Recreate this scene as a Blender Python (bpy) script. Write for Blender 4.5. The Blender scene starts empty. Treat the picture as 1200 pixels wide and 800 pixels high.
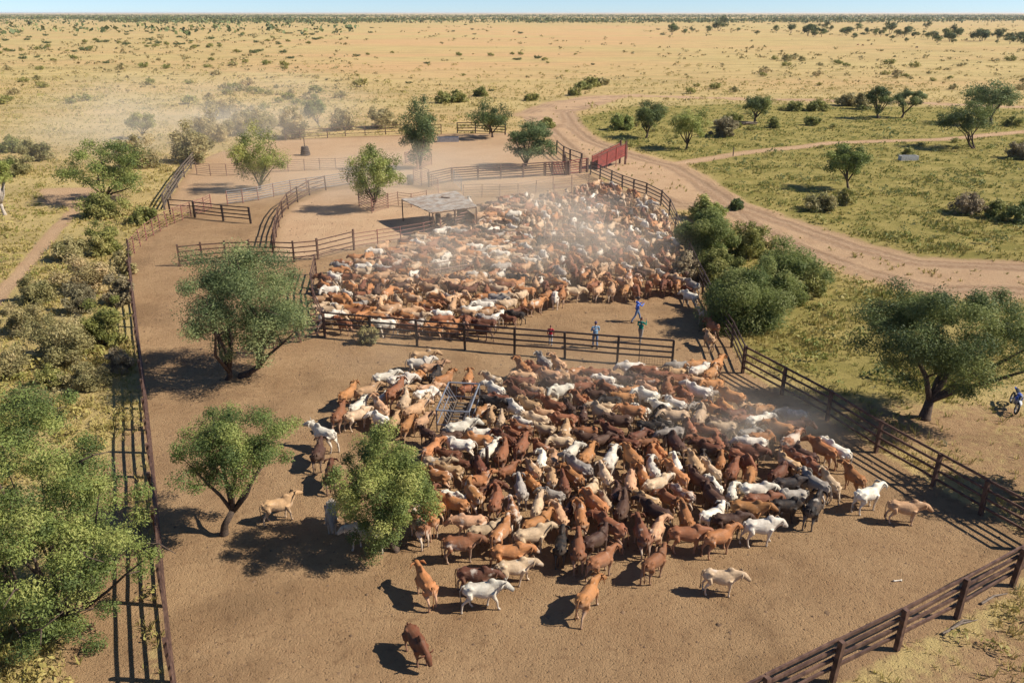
import bpy, bmesh, math, random
import numpy as np
from mathutils import Vector, Matrix, noise as mnoise

random.seed(7)
RNG = np.random.default_rng(11)
scene = bpy.context.scene
COL = scene.collection
R = math.radians

# ------------------------------------------------------------------ camera
CAM_H = 20.0
FPX = 920.0                                   # focal length in photo pixels (photo 1200 wide)
PITCH = math.atan(385 / FPX)                  # horizon sits 385 px above the middle
cam = bpy.data.cameras.new('camera')
cam.sensor_width = 36.0
cam.lens = 36.0 * FPX / 1200.0
cam.clip_start = 0.5
cam.clip_end = 60000
cam_ob = bpy.data.objects.new('camera', cam)
COL.objects.link(cam_ob)
cam_ob.location = (0, 0, CAM_H)
cam_ob.rotation_euler = (math.pi / 2 - PITCH, 0, 0)
scene.camera = cam_ob

# ------------------------------------------------------------------ light
SUN_EL = R(41)
SUN_AZ = R(-5)          # measured from +X (photo right), slightly behind the camera
sdir = Vector((math.cos(SUN_EL) * math.cos(SUN_AZ), math.cos(SUN_EL) * math.sin(SUN_AZ), math.sin(SUN_EL)))
world = bpy.data.worlds.new('World')
scene.world = world
world.use_nodes = True
wn = world.node_tree
bg = wn.nodes['Background']
sky = wn.nodes.new('ShaderNodeTexSky')
sky.sky_type = 'NISHITA'
sky.sun_disc = False
sky.sun_elevation = SUN_EL
sky.sun_rotation = math.atan2(sdir.x, sdir.y)
sky.air_density = 0.55
sky.dust_density = 0.08
sky.ozone_density = 6.0
wn.links.new(sky.outputs[0], bg.inputs[0])
bg.inputs[1].default_value = 0.095
sun = bpy.data.lights.new('sun', 'SUN')
sun.energy = 5.0
sun.angle = R(0.53)
sun.color = (1.0, 0.93, 0.82)
sun_ob = bpy.data.objects.new('sun', sun)
COL.objects.link(sun_ob)
sun_ob.rotation_euler = (-sdir).to_track_quat('-Z', 'Y').to_euler()
sun_ob.location = (60, -10, 60)
vs = scene.view_settings
vs.view_transform = 'Standard'
vs.look = 'None'
vs.exposure = 0.52
vs.gamma = 1.0
vs.use_curve_mapping = False

cy = scene.cycles
cy.max_bounces = 5; cy.diffuse_bounces = 3; cy.glossy_bounces = 2; cy.transmission_bounces = 3; cy.transparent_max_bounces = 6; cy.volume_bounces = 2

# ------------------------------------------------------------------ pixel helpers
SP, CP = math.sin(PITCH), math.cos(PITCH)
def G(px, py, z=0.0):
    """ground point (or point at height z) seen at a photo pixel"""
    dx = (px - 600) / FPX; dy = -(py - 400) / FPX
    d = Vector((dx, CP + dy * SP, -SP + dy * CP))
    t = (CAM_H - z) / -d.z
    return Vector((0, 0, CAM_H)) + d * t
def Gn(px, py):
    px = np.asarray(px, float); py = np.asarray(py, float)
    dx = (px - 600) / FPX; dy = -(py - 400) / FPX
    t = CAM_H / (SP - dy * CP)
    return np.stack([dx * t, (CP + dy * SP) * t], -1)
def height_at(y, py):
    dy = -(py - 400) / FPX
    return CAM_H + y * (-SP + dy * CP) / (CP + dy * SP)
def ppm(y, z=0.0):
    return FPX / (y * CP + (CAM_H - z) * SP)
def W(pts):
    return [G(*p) for p in pts]

# ------------------------------------------------------------------ materials
MATS = {}
def new_mat(name):
    m = bpy.data.materials.new(name); m.use_nodes = True
    nt = m.node_tree
    for n in list(nt.nodes): nt.nodes.remove(n)
    return m, nt
class NT:
    def __init__(s, nt): s.nt = nt
    def n(s, t, **kw):
        nd = s.nt.nodes.new(t)
        for k, v in kw.items():
            if k.startswith('i_'):
                key = k[2:]; key = int(key) if key.isdigit() else key.replace('__', ' ')
                nd.inputs[key].default_value = v
            else: setattr(nd, k, v)
        return nd
    def l(s, a, b): s.nt.links.new(a, b)
    def noise(s, vec, scale, detail=4, rough=0.55):
        nd = s.n('ShaderNodeTexNoise'); nd.inputs['Scale'].default_value = scale
        nd.inputs['Detail'].default_value = detail; nd.inputs['Roughness'].default_value = rough
        if vec is not None: s.l(vec, nd.inputs['Vector'])
        return nd.outputs['Fac']
    def math(s, op, a, b=None, c=None, clamp=False):
        nd = s.n('ShaderNodeMath', operation=op); nd.use_clamp = clamp
        for i, v in enumerate((a, b, c)):
            if v is None: continue
            if isinstance(v, (int, float)): nd.inputs[i].default_value = v
            else: s.l(v, nd.inputs[i])
        return nd.outputs[0]
    def mrange(s, v, a, b, c=0.0, d=1.0):
        nd = s.n('ShaderNodeMapRange'); nd.interpolation_type = 'SMOOTHSTEP'
        s.l(v, nd.inputs[0])
        for i, x in enumerate((a, b, c, d)): nd.inputs[1 + i].default_value = x
        return nd.outputs[0]
    def mix(s, f, a, b):
        nd = s.n('ShaderNodeMix', data_type='RGBA')
        for sock, v in ((nd.inputs[0], f), (nd.inputs[6], a), (nd.inputs[7], b)):
            if isinstance(v, (int, float)): sock.default_value = v
            elif isinstance(v, tuple): sock.default_value = v if len(v) == 4 else (*v, 1)
            else: s.l(v, sock)
        return nd.outputs[2]
    def bump(s, h, strength, dist):
        nd = s.n('ShaderNodeBump'); nd.inputs['Strength'].default_value = strength
        nd.inputs['Distance'].default_value = dist; s.l(h, nd.inputs['Height'])
        return nd.outputs[0]
def simple(name, col, col2=None, rough=0.7, metal=0.0, scale=6.0, bump=0.0, spec=0.3):
    if name in MATS: return MATS[name]
    m, nt = new_mat(name); N = NT(nt)
    out = N.n('ShaderNodeOutputMaterial'); b = N.n('ShaderNodeBsdfPrincipled')
    N.l(b.outputs[0], out.inputs[0])
    tc = N.n('ShaderNodeTexCoord'); oi = N.n('ShaderNodeObjectInfo')
    geo = N.n('ShaderNodeNewGeometry')
    nz = N.noise(geo.outputs['Position'], scale, 5)
    f = N.mrange(nz, 0.35, 0.68)
    c2 = col2 or tuple(c * 0.6 for c in col)
    c = N.mix(f, col, c2)
    v = N.math('MULTIPLY_ADD', oi.outputs['Random'], 0.3, 0.85)
    hs = N.n('ShaderNodeHueSaturation'); N.l(v, hs.inputs['Value']); N.l(c, hs.inputs['Color'])
    N.l(hs.outputs[0], b.inputs['Base Color'])
    b.inputs['Roughness'].default_value = rough; b.inputs['Metallic'].default_value = metal
    b.inputs['Specular IOR Level'].default_value = spec
    if bump: N.l(N.bump(nz, 0.6, bump), b.inputs['Normal'])
    MATS[name] = m
    return m
def leaf_mat(name, cols, trans=0.33):
    """leaf colours pick by the per-leaf value lv"""
    if name in MATS: return MATS[name]
    m, nt = new_mat(name); N = NT(nt)
    out = N.n('ShaderNodeOutputMaterial')
    at = N.n('ShaderNodeAttribute', attribute_name='lv')
    oi = N.n('ShaderNodeObjectInfo')
    cr = N.n('ShaderNodeValToRGB'); el = cr.color_ramp.elements
    el[0].color = (*cols[0], 1); el[1].color = (*cols[-1], 1)
    for i, c in enumerate(cols[1:-1]):
        e = el.new((i + 1) / (len(cols) - 1)); e.color = (*c, 1)
    N.l(at.outputs['Fac'], cr.inputs[0])
    hs = N.n('ShaderNodeHueSaturation')
    N.l(N.math('MULTIPLY_ADD', oi.outputs['Random'], 0.35, 0.83), hs.inputs['Value'])
    N.l(N.math('MULTIPLY_ADD', oi.outputs['Random'], -0.03, 0.515), hs.inputs['Hue'])
    N.l(cr.outputs[0], hs.inputs['Color'])
    d = N.n('ShaderNodeBsdfPrincipled'); d.inputs['Roughness'].default_value = 0.6
    d.inputs['Specular IOR Level'].default_value = 0.25
    t = N.n('ShaderNodeBsdfTranslucent'); ms = N.n('ShaderNodeMixShader'); ms.inputs[0].default_value = trans
    N.l(hs.outputs[0], d.inputs['Base Color']); N.l(hs.outputs[0], t.inputs[0])
    N.l(d.outputs[0], ms.inputs[1]); N.l(t.outputs[0], ms.inputs[2]); N.l(ms.outputs[0], out.inputs[0])
    MATS[name] = m
    return m

M_RUST = simple('brown_painted_steel', (0.070, 0.038, 0.029), (0.15, 0.085, 0.058), 0.6, 0.0, 4, 0.004)
M_DARK = simple('dark_steel_rail', (0.030, 0.022, 0.020), (0.075, 0.046, 0.036), 0.5, 0.0, 5, 0.004, 0.4)
M_REDP = simple('faded_red_pipe', (0.27, 0.115, 0.085), (0.20, 0.10, 0.075), 0.6, 0.0, 4, 0.003)
M_PALEP = simple('dusty_pipe', (0.30, 0.20, 0.14), (0.22, 0.13, 0.10), 0.7, 0.0, 3, 0.003)
M_GALV = simple('galvanised_steel', (0.36, 0.37, 0.39), (0.26, 0.27, 0.29), 0.45, 0.55, 3, 0.003)
M_PANEL = simple('grey_panel_pipe', (0.24, 0.235, 0.235), (0.19, 0.15, 0.13), 0.7, 0.0, 3, 0.003)
M_RAMP = simple('red_ramp_paint', (0.27, 0.062, 0.048), (0.17, 0.05, 0.04), 0.65, 0.0, 2.5, 0.004)
M_TIMB = simple('weathered_timber', (0.16, 0.125, 0.095), (0.09, 0.065, 0.05), 0.85, 0.0, 9, 0.01)
M_ROOF = simple('corrugated_iron', (0.42, 0.385, 0.335), (0.27, 0.20, 0.15), 0.6, 0.1, 1.6, 0.0)
M_BARK = simple('rough_bark', (0.11, 0.075, 0.052), (0.05, 0.035, 0.027), 0.9, 0.0, 14, 0.02)
M_BARKP = simple('pale_bark', (0.46, 0.40, 0.33), (0.25, 0.2, 0.15), 0.9, 0.0, 10, 0.01)
M_TWIG = simple('grey_twig', (0.20, 0.16, 0.125), (0.12, 0.09, 0.07), 0.9, 0.0, 10, 0.01)
M_RUBBER = simple('black_rubber', (0.02, 0.02, 0.02), (0.035, 0.033, 0.03), 0.8)
M_CONC = simple('bleached_concrete', (0.55, 0.54, 0.50), (0.40, 0.38, 0.34), 0.85)
M_BONE = simple('bleached_bone', (0.72, 0.66, 0.56), (0.5, 0.43, 0.33), 0.7)

L_ACA = leaf_mat('acacia_leaf', [(0.097, 0.128, 0.039), (0.186, 0.227, 0.063), (0.308, 0.341, 0.088), (0.437, 0.424, 0.134)])
L_BLUE = leaf_mat('bluegreen_leaf', [(0.074, 0.107, 0.045), (0.135, 0.178, 0.071), (0.210, 0.257, 0.099), (0.316, 0.343, 0.140)])
L_DARK = leaf_mat('dark_leaf', [(0.064, 0.092, 0.035), (0.109, 0.143, 0.050), (0.181, 0.216, 0.067), (0.272, 0.289, 0.088)])
L_LIME = leaf_mat('fresh_leaf', [(0.108, 0.138, 0.038), (0.199, 0.241, 0.060), (0.305, 0.344, 0.094), (0.427, 0.427, 0.151)])
L_OLIV = leaf_mat('olive_bush_leaf', [(0.144, 0.156, 0.043), (0.237, 0.242, 0.064), (0.346, 0.328, 0.100), (0.475, 0.414, 0.157)])
L_DUST = leaf_mat('dusty_bush_leaf', [(0.202, 0.183, 0.077), (0.302, 0.261, 0.109), (0.419, 0.348, 0.155), (0.556, 0.442, 0.220)])
L_THICK = leaf_mat('feathery_bush_leaf', [(0.15, 0.185, 0.055), (0.21, 0.245, 0.075), (0.30, 0.32, 0.10), (0.40, 0.40, 0.16)], 0.5)
L_GREY = leaf_mat('grey_dry_leaf', [(0.190, 0.152, 0.089), (0.266, 0.215, 0.125), (0.354, 0.291, 0.167), (0.455, 0.380, 0.219)])
L_FAR = leaf_mat('far_leaf', [(0.048, 0.073, 0.026), (0.084, 0.112, 0.038), (0.139, 0.165, 0.058), (0.222, 0.231, 0.084)], 0.1)
L_GRASS = leaf_mat('grass_blade', [(0.461, 0.350, 0.131), (0.412, 0.329, 0.108), (0.304, 0.281, 0.077), (0.196, 0.223, 0.045), (0.294, 0.286, 0.180)], 0.2)

# ------------------------------------------------------------------ object helpers
def mesh_from(name, verts, faces, mat=None, smooth=False):
    me = bpy.data.meshes.new(name)
    me.from_pydata([tuple(v) for v in verts], [], faces)
    if mat is not None: me.materials.append(mat)
    if smooth:
        me.polygons.foreach_set('use_smooth', [True] * len(me.polygons))
    me.update()
    return me
def link(name, me, parent=None, loc=None, rotz=None, mat4=None):
    o = bpy.data.objects.new(name, me); COL.objects.link(o)
    if parent: o.parent = parent
    if loc is not None: o.location = loc
    if rotz is not None: o.rotation_euler = (0, 0, rotz)
    if mat4 is not None: o.matrix_local = mat4
    return o
def tag(o, label=None, cat=None, group=None, kind=None):
    if label: o['label'] = label
    if cat: o['category'] = cat
    if group: o['group'] = group
    if kind: o['kind'] = kind
    return o
def thing(name, label, cat, loc=(0, 0, 0), rotz=0.0, group=None):
    o = bpy.data.objects.new(name, None); COL.objects.link(o)
    o.empty_display_size = 0.2
    o.location = loc; o.rotation_euler = (0, 0, rotz)
    return tag(o, label, cat, group)
def np_mesh(name, verts, quads, mat, lv=None, tri=False):
    me = bpy.data.meshes.new(name)
    k = 3 if tri else 4
    nv, nf = len(verts), len(quads)
    me.vertices.add(nv); me.loops.add(nf * k); me.polygons.add(nf)
    me.vertices.foreach_set('co', np.asarray(verts, np.float32).ravel())
    me.loops.foreach_set('vertex_index', np.asarray(quads, np.int32).ravel())
    me.polygons.foreach_set('loop_start', np.arange(0, nf * k, k, dtype=np.int32))
    if mat: me.materials.append(mat)
    if lv is not None:
        a = me.attributes.new('lv', 'FLOAT', 'POINT'); a.data.foreach_set('value', np.asarray(lv, np.float32))
    me.update(calc_edges=True); me.validate()
    return me
class MB:
    """collects tubes, boxes and rings into one mesh"""
    def __init__(s): s.v = []; s.f = []
    def box(s, c, size, M=None):
        b = len(s.v); x, y, z = (q / 2 for q in size)
        for sx in (-1, 1):
            for sy in (-1, 1):
                for sz in (-1, 1):
                    p = Vector((sx * x, sy * y, sz * z))
                    if M is not None: p = M @ p
                    s.v.append(Vector(c) + p)
        for q in ((0, 1, 3, 2), (4, 6, 7, 5), (0, 4, 5, 1), (2, 3, 7, 6), (0, 2, 6, 4), (1, 5, 7, 3)):
            s.f.append([b + i for i in q])
        return s
    def tube(s, pts, rad, n=8, cap=True, flat=None):
        pts = [Vector(p) for p in pts]
        if not isinstance(rad, (list, tuple)): rad = [rad] * len(pts)
        b = len(s.v); side = None
        for i, p in enumerate(pts):
            t = (pts[min(i + 1, len(pts) - 1)] - pts[max(i - 1, 0)])
            if t.length < 1e-9: t = Vector((0, 0, 1))
            t.normalize()
            if side is None:
                a = Vector((0, 0, 1)) if abs(t.z) < 0.9 else Vector((0, 1, 0))
                side = t.cross(a).normalized()
            else:
                side = (side - t * side.dot(t)).normalized()
            up = side.cross(t)
            r = rad[i]; rx, ry = (r if isinstance(r, (tuple, list)) else (r, r))
            for k in range(n):
                a = 2 * math.pi * (k + 0.5) / n
                s.v.append(p + side * (math.cos(a) * rx) + up * (math.sin(a) * ry))
        for i in range(len(pts) - 1):
            for k in range(n):
                k2 = (k + 1) % n
                s.f.append([b + i * n + k, b + i * n + k2, b + (i + 1) * n + k2, b + (i + 1) * n + k])
        if cap:
            s.f.append([b + k for k in range(n)][::-1])
            e = b + (len(pts) - 1) * n
            s.f.append([e + k for k in range(n)])
        return s
    def torus(s, c, axis, Rr, r, n=20, m=8):
        axis = Vector(axis).normalized(); a = Vector((0, 0, 1)) if abs(axis.z) < 0.9 else Vector((1, 0, 0))
        u = axis.cross(a).normalized(); w = axis.cross(u); b = len(s.v)
        for i in range(n):
            t = 2 * math.pi * i / n; d = u * math.cos(t) + w * math.sin(t)
            for k in range(m):
                q = 2 * math.pi * k / m
                s.v.append(Vector(c) + d * (Rr + r * math.cos(q)) + axis * (r * math.sin(q)))
        for i in range(n):
            for k in range(m):
                s.f.append([b + i * m + k, b + ((i + 1) % n) * m + k, b + ((i + 1) % n) * m + (k + 1) % m, b + i * m + (k + 1) % m])
        return s
    def ell(s, c, rad, n=10, m=7, M=None):
        b = len(s.v)
        for j in range(m + 1):
            ph = math.pi * j / m
            for i in range(n):
                th = 2 * math.pi * i / n
                p = Vector((rad[0] * math.sin(ph) * math.cos(th), rad[1] * math.sin(ph) * math.sin(th), rad[2] * math.cos(ph)))
                if M is not None: p = M @ p
                s.v.append(Vector(c) + p)
        for j in range(m):
            for i in range(n):
                s.f.append([b + j * n + i, b + (j + 1) * n + i, b + (j + 1) * n + (i + 1) % n, b + j * n + (i + 1) % n])
        return s
    def mesh(s, name, mat, smooth=False):
        me = mesh_from(name, s.v, s.f, mat, smooth)
        bm = bmesh.new(); bm.from_mesh(me)
        bmesh.ops.remove_doubles(bm, verts=bm.verts, dist=1e-5)
        bmesh.ops.recalc_face_normals(bm, faces=bm.faces)
        bm.to_mesh(me); bm.free()
        return me
    def build(s, name, mat, parent=None, smooth=False, **k):
        return link(name, s.mesh(name, mat, smooth), parent, **k)

# ------------------------------------------------------------------ polygons of the place (photo pixels on the ground)
YARD = [(225, 960), (203, 800), (193, 710), (187, 640), (180, 560), (172, 480), (162, 400), (154, 330), (153, 304), (165, 289), (178, 276),
        (192, 268), (205, 261), (218, 255), (226, 250), (194, 244), (212, 215), (231, 190), (262, 177), (330, 164), (420, 160),
        (520, 157), (596, 156), (640, 170), (668, 190), (692, 205), (702, 210), (715, 216), (728, 222), (741, 227), (756, 231), (774, 241),
        (784, 252), (797, 283), (814, 325), (832, 362), (843, 385), (857, 407), (870, 437), (916, 463), (969, 493), (1026, 530),
        (1093, 569), (1149, 603), (1215, 642), (1186, 686), (1121, 724), (1050, 761), (975, 799), (820, 880), (680, 960)]
PALE_YARD = [(322, 290), (331, 254), (349, 238), (382, 224), (430, 219), (480, 220), (540, 226), (548, 245), (556, 262), (522, 270), (470, 283), (415, 293), (365, 304), (322, 306)]
FAR_YARD = [(194, 244), (231, 190), (262, 177), (330, 164), (596, 156), (640, 170), (668, 190), (690, 205), (640, 214), (540, 222), (430, 216), (382, 219), (300, 236), (262, 240)]
ROAD = [(604, 135), (640, 121), (700, 112), (735, 112), (705, 122), (668, 132), (678, 148), (700, 165), (745, 181), (800, 195), (832, 214), (870, 239), (940, 262),
        (1010, 287), (1080, 303), (1200, 309), (1420, 318), (1420, 372), (1200, 347), (1100, 346), (1000, 320), (922, 291), (872, 268),
        (840, 243), (790, 244), (762, 232), (740, 220), (700, 203), (672, 186), (650, 165), (632, 146)]
TRACK_FAR = [(680, 116), (740, 112), (800, 114), (900, 117), (980, 118), (1080, 121), (1200, 126), (1330, 131)]
TRACK_THIN = [(770, 196), (830, 186), (880, 178), (930, 173), (980, 167), (1040, 165), (1100, 164), (1160, 158), (1230, 152)]
FOOTPATH = [(102, 234), (92, 242), (72, 262), (50, 288), (25, 318), (0, 345), (-40, 390)]
FENCELINE = [(640, 128), (700, 105), (760, 82), (830, 54), (880, 40)]       # old cleared line running away over the plain

def poly_w(p): return Gn([q[0] for q in p], [q[1] for q in p])
def seg_dist(P, a, b):
    ab = b - a; t = np.clip(((P - a) @ ab) / (ab @ ab), 0, 1)
    return np.linalg.norm(P - (a + t[:, None] * ab), axis=1)
def line_dist(P, pts):
    d = np.full(len(P), 1e9)
    for i in range(len(pts) - 1): d = np.minimum(d, seg_dist(P, pts[i], pts[i + 1]))
    return d
def inside(P, poly):
    x, y = P[:, 0], P[:, 1]; c = np.zeros(len(P), bool); n = len(poly)
    for i in range(n):
        x1, y1 = poly[i]; x2, y2 = poly[(i + 1) % n]
        with np.errstate(divide='ignore', invalid='ignore'):
            c ^= ((y1 > y) != (y2 > y)) & (x < (x2 - x1) * (y - y1) / (y2 - y1 + 1e-12) + x1)
    return c
def sdist(P, poly):
    d = line_dist(P, np.vstack([poly, poly[:1]]))
    return np.where(inside(P, poly), d, -d)       # + inside
def sm(x, a, b):
    t = np.clip((x - a) / (b - a), 0, 1); return t * t * (3 - 2 * t)
wYARD, wPALE, wFAR, wROAD = map(poly_w, (YARD, PALE_YARD, FAR_YARD, ROAD))
wTF, wTT, wFP, wFL = map(poly_w, (TRACK_FAR, TRACK_THIN, FOOTPATH, FENCELINE))
wGREEN = poly_w([(668, 140), (740, 125), (860, 122), (1000, 124), (1300, 130), (1500, 300), (1200, 305), (1080, 300), (940, 258), (870, 235), (800, 190), (700, 160)])
wGREEN2 = poly_w([(840, 245), (930, 300), (1000, 330), (1100, 352), (1200, 352), (1300, 420), (1100, 480), (990, 470), (870, 420), (800, 300)])
wBROWNR = poly_w([(900, 455), (1050, 470), (1200, 470), (1400, 600), (1300, 900), (900, 960), (980, 800), (1190, 690), (1230, 640), (1090, 560), (970, 485)])
wWARM = poly_w([(300, 100), (330, 60), (400, 38), (520, 30), (760, 31), (840, 36), (700, 80), (560, 98), (400, 112)])
wBARELEFT = poly_w([(60, 700), (130, 520), (165, 480), (195, 700), (225, 960), (40, 960)])
wBARE2 = poly_w([(40, 222), (120, 218), (150, 232), (110, 246), (50, 240)])

def fields(P):
    yard = sdist(P, wYARD); road = sdist(P, wROAD)
    tf = 2.3 - line_dist(P, wTF); tt = 1.1 - line_dist(P, wTT); fp = 0.55 - line_dist(P, wFP)
    bare = np.maximum.reduce([sm(yard, -0.9, 0.5), sm(road, -3.4, 1.6), sm(tf, -2.0, 1.0), sm(tt, -1.2, .6), sm(fp, -.7, .4),
                              0.75 * sm(sdist(P, wBARELEFT), -1.5, 1.5), 0.62 * sm(sdist(P, wBROWNR), -2, 2), 0.8 * sm(sdist(P, wBARE2), -1.5, 1.5),
                              0.30 * sm(6 - line_dist(P, wFL), 0, 5)])
    sand = np.maximum.reduce([0.95 * sm(sdist(P, wPALE), -.6, .8), 0.62 * sm(sdist(P, wFAR), -.6, .8), 0.75 * sm(road, -2.5, 1), 0.9 * sm(tf, -2, 1), 0.8 * sm(tt, -1, 1),
                              0.7 * sm(fp, -1, .5), 0.7 * sm(sdist(P, wBARE2), -1, 1)])
    green = np.maximum(0.85 * sm(sdist(P, wGREEN), -4, 4), 0.6 * sm(sdist(P, wGREEN2), -2, 2))
    left = sm(P[:, 1], 110, 60) * sm(P[:, 0], -5, -20) * 0.22
    green = np.maximum(green, left)
    return bare, sand, green, yard, road, tf, tt, fp

# ------------------------------------------------------------------ ground
def ground_material():
    m, nt = new_mat('plain_soil_and_grass'); N = NT(nt)
    out = N.n('ShaderNodeOutputMaterial'); b = N.n('ShaderNodeBsdfPrincipled'); N.l(b.outputs[0], out.inputs[0])
    pos = N.n('ShaderNodeNewGeometry').outputs['Position']
    A = lambda n: N.n('ShaderNodeAttribute', attribute_name=n).outputs['Fac']
    n_big = N.noise(pos, 0.035, 4); n_mid = N.noise(pos, 0.35, 5, 0.6); n_fin = N.noise(pos, 2.6, 5, 0.65); n_vf = N.noise(pos, 11, 3, 0.6)
    mp = N.n('ShaderNodeMapping'); mp.inputs['Scale'].default_value = (0.0035, 0.011, 1); N.l(pos, mp.inputs[0])
    n_band = N.noise(mp.outputs[0], 1.0, 5, 0.6)
    mp3 = N.n('ShaderNodeMapping'); mp3.inputs['Scale'].default_value = (0.0016, 0.0075, 1); mp3.inputs['Location'].default_value = (3.3, 7.7, 0); N.l(pos, mp3.inputs[0])
    n_band2 = N.noise(mp3.outputs[0], 1.0, 6, 0.62)
    mp2 = N.n('ShaderNodeMapping'); mp2.inputs['Scale'].default_value = (0.05, 0.12, 1); N.l(pos, mp2.inputs[0])
    n_streak = N.noise(mp2.outputs[0], 1.0, 6, 0.65)
    # bare soil
    brown = N.mix(N.mrange(n_mid, 0.3, 0.7), (0.345, 0.212, 0.108), (0.425, 0.272, 0.142))
    brown = N.mix(N.mrange(n_fin, 0.45, 0.75, 0, 0.45), brown, (0.27, 0.15, 0.075))
    brown = N.mix(N.mrange(N.noise(pos, .16, 6, .65), .50, .66, 0, .5), brown, (0.19, 0.115, 0.06))
    brown = N.mix(N.mrange(N.noise(pos, 1.3, 7, .72), .54, .68, 0, .5), brown, (0.20, 0.12, 0.062))
    brown = N.mix(N.mrange(N.noise(pos, .5, 7, .7), .56, .72, 0, .45), brown, (0.47, 0.31, 0.17))
    sand = N.mix(N.mrange(n_mid, 0.3, 0.7), (0.62, 0.42, 0.25), (0.54, 0.345, 0.20))
    sand = N.mix(N.mrange(n_fin, 0.5, 0.75, 0, 0.3), sand, (0.40, 0.25, 0.15))
    rl = N.n('ShaderNodeMath', operation='SINE'); N.l(N.math('ADD', N.math('MULTIPLY', A('rd'), 4.2), N.math('MULTIPLY', n_mid, 5.0)), rl.inputs[0])
    red = N.mix(N.mrange(N.math('ADD', N.math('MULTIPLY', rl.outputs[0], .09), n_fin), 0.30, 0.70), (0.30, 0.185, 0.105), (0.46, 0.31, 0.19))
    soil = N.mix(A('sand'), brown, sand)
    soil = N.mix(N.mrange(n_big, .42, .62, 0, .35), soil, N.mix(.5, soil, (0.30, 0.20, 0.11)))
    soil = N.mix(N.mrange(N.math('ADD', A('road'), N.math('ADD', N.math('MULTIPLY_ADD', n_mid, 1.2, -.6), N.math('MULTIPLY_ADD', n_streak, 1.6, -.8))), .30, .85, 0, .85), soil, red)
    # grass cover
    straw = N.mix(N.mrange(n_band, 0.40, 0.62), (0.53, 0.40, 0.17), (0.54, 0.365, 0.165))
    straw = N.mix(N.mrange(n_band2, 0.50, 0.72, 0, .55), straw, (0.44, 0.325, 0.135))
    straw = N.mix(N.mrange(n_streak, 0.47, 0.60, 0, 0.62), straw, (0.37, 0.275, 0.115))
    mp4 = N.n('ShaderNodeMapping'); mp4.inputs['Scale'].default_value = (0.010, 0.030, 1); N.l(pos, mp4.inputs[0])
    straw = N.mix(N.mrange(N.noise(mp4.outputs[0], 1.0, 8, 0.68), 0.49, 0.64, 0, 0.6), straw, (0.38, 0.295, 0.12))
    straw = N.mix(N.mrange(n_mid, 0.5, 0.75, 0, 0.5), straw, (0.36, 0.265, 0.11))
    straw = N.mix(N.math('MULTIPLY', A('warm'), N.mrange(n_band, .36, .60, .08, .5)), straw, (0.60, 0.345, 0.175))
    olive = N.mix(N.mrange(n_mid, 0.35, 0.65), (0.225, 0.195, 0.05), (0.37, 0.292, 0.094))
    olive = N.mix(N.mrange(n_fin, 0.5, 0.8, 0, 0.6), olive, (0.18, 0.155, 0.05))
    gsel = N.math('ADD', A('green'), N.math('MULTIPLY_ADD', n_big, 0.9, -0.45))
    gsel = N.mrange(gsel, 0.05, 0.7)
    grass = N.mix(gsel, straw, olive)
    grass = N.mix(N.mrange(n_vf, 0.5, 0.85, 0, 0.45), grass, (0.22, 0.165, 0.075))
    msk = N.math('ADD', A('bare'), N.math('ADD', N.math('MULTIPLY_ADD', n_fin, 0.7, -0.35), N.math('MULTIPLY_ADD', n_mid, 0.8, -0.4)))
    msk = N.mrange(msk, 0.34, 0.66)
    N.l(N.mix(msk, grass, soil), b.inputs['Base Color'])
    b.inputs['Roughness'].default_value = 0.95; b.inputs['Specular IOR Level'].default_value = 0.1
    # hoof-trodden relief
    def pits(scale, r0, r1):
        v = N.n('ShaderNodeTexVoronoi'); v.inputs['Scale'].default_value = scale; N.l(wv.outputs[0], v.inputs['Vector'])
        return N.mrange(v.outputs['Distance'], r0, r1)
    nzc = N.n('ShaderNodeTexNoise'); nzc.inputs['Scale'].default_value = 9.0; nzc.inputs['Detail'].default_value = 2; N.l(pos, nzc.inputs['Vector'])
    sc = N.n('ShaderNodeVectorMath', operation='SCALE'); sc.inputs['Scale'].default_value = .16; N.l(nzc.outputs['Color'], sc.inputs[0])
    wv = N.n('ShaderNodeVectorMath', operation='ADD'); N.l(pos, wv.inputs[0]); N.l(sc.outputs[0], wv.inputs[1])
    h = N.math('ADD', N.math('MULTIPLY', pits(5.2, .06, .30), .42), N.math('ADD', N.math('MULTIPLY', pits(9.0, .08, .35), .25), N.math('ADD', N.math('MULTIPLY', N.noise(pos, 15, 6, 0.72), 1.0), N.math('MULTIPLY', n_fin, .9))))
    rut = N.n('ShaderNodeMath', operation='SINE'); N.l(N.math('MULTIPLY', A('rd'), 3.6), rut.inputs[0])
    h = N.math('ADD', h, N.math('MULTIPLY', N.math('MULTIPLY', rut.outputs[0], A('road')), .3))
    N.l(N.bump(h, 1.0, 0.12), b.inputs['Normal'])
    return m
M_GROUND = ground_material()

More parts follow.
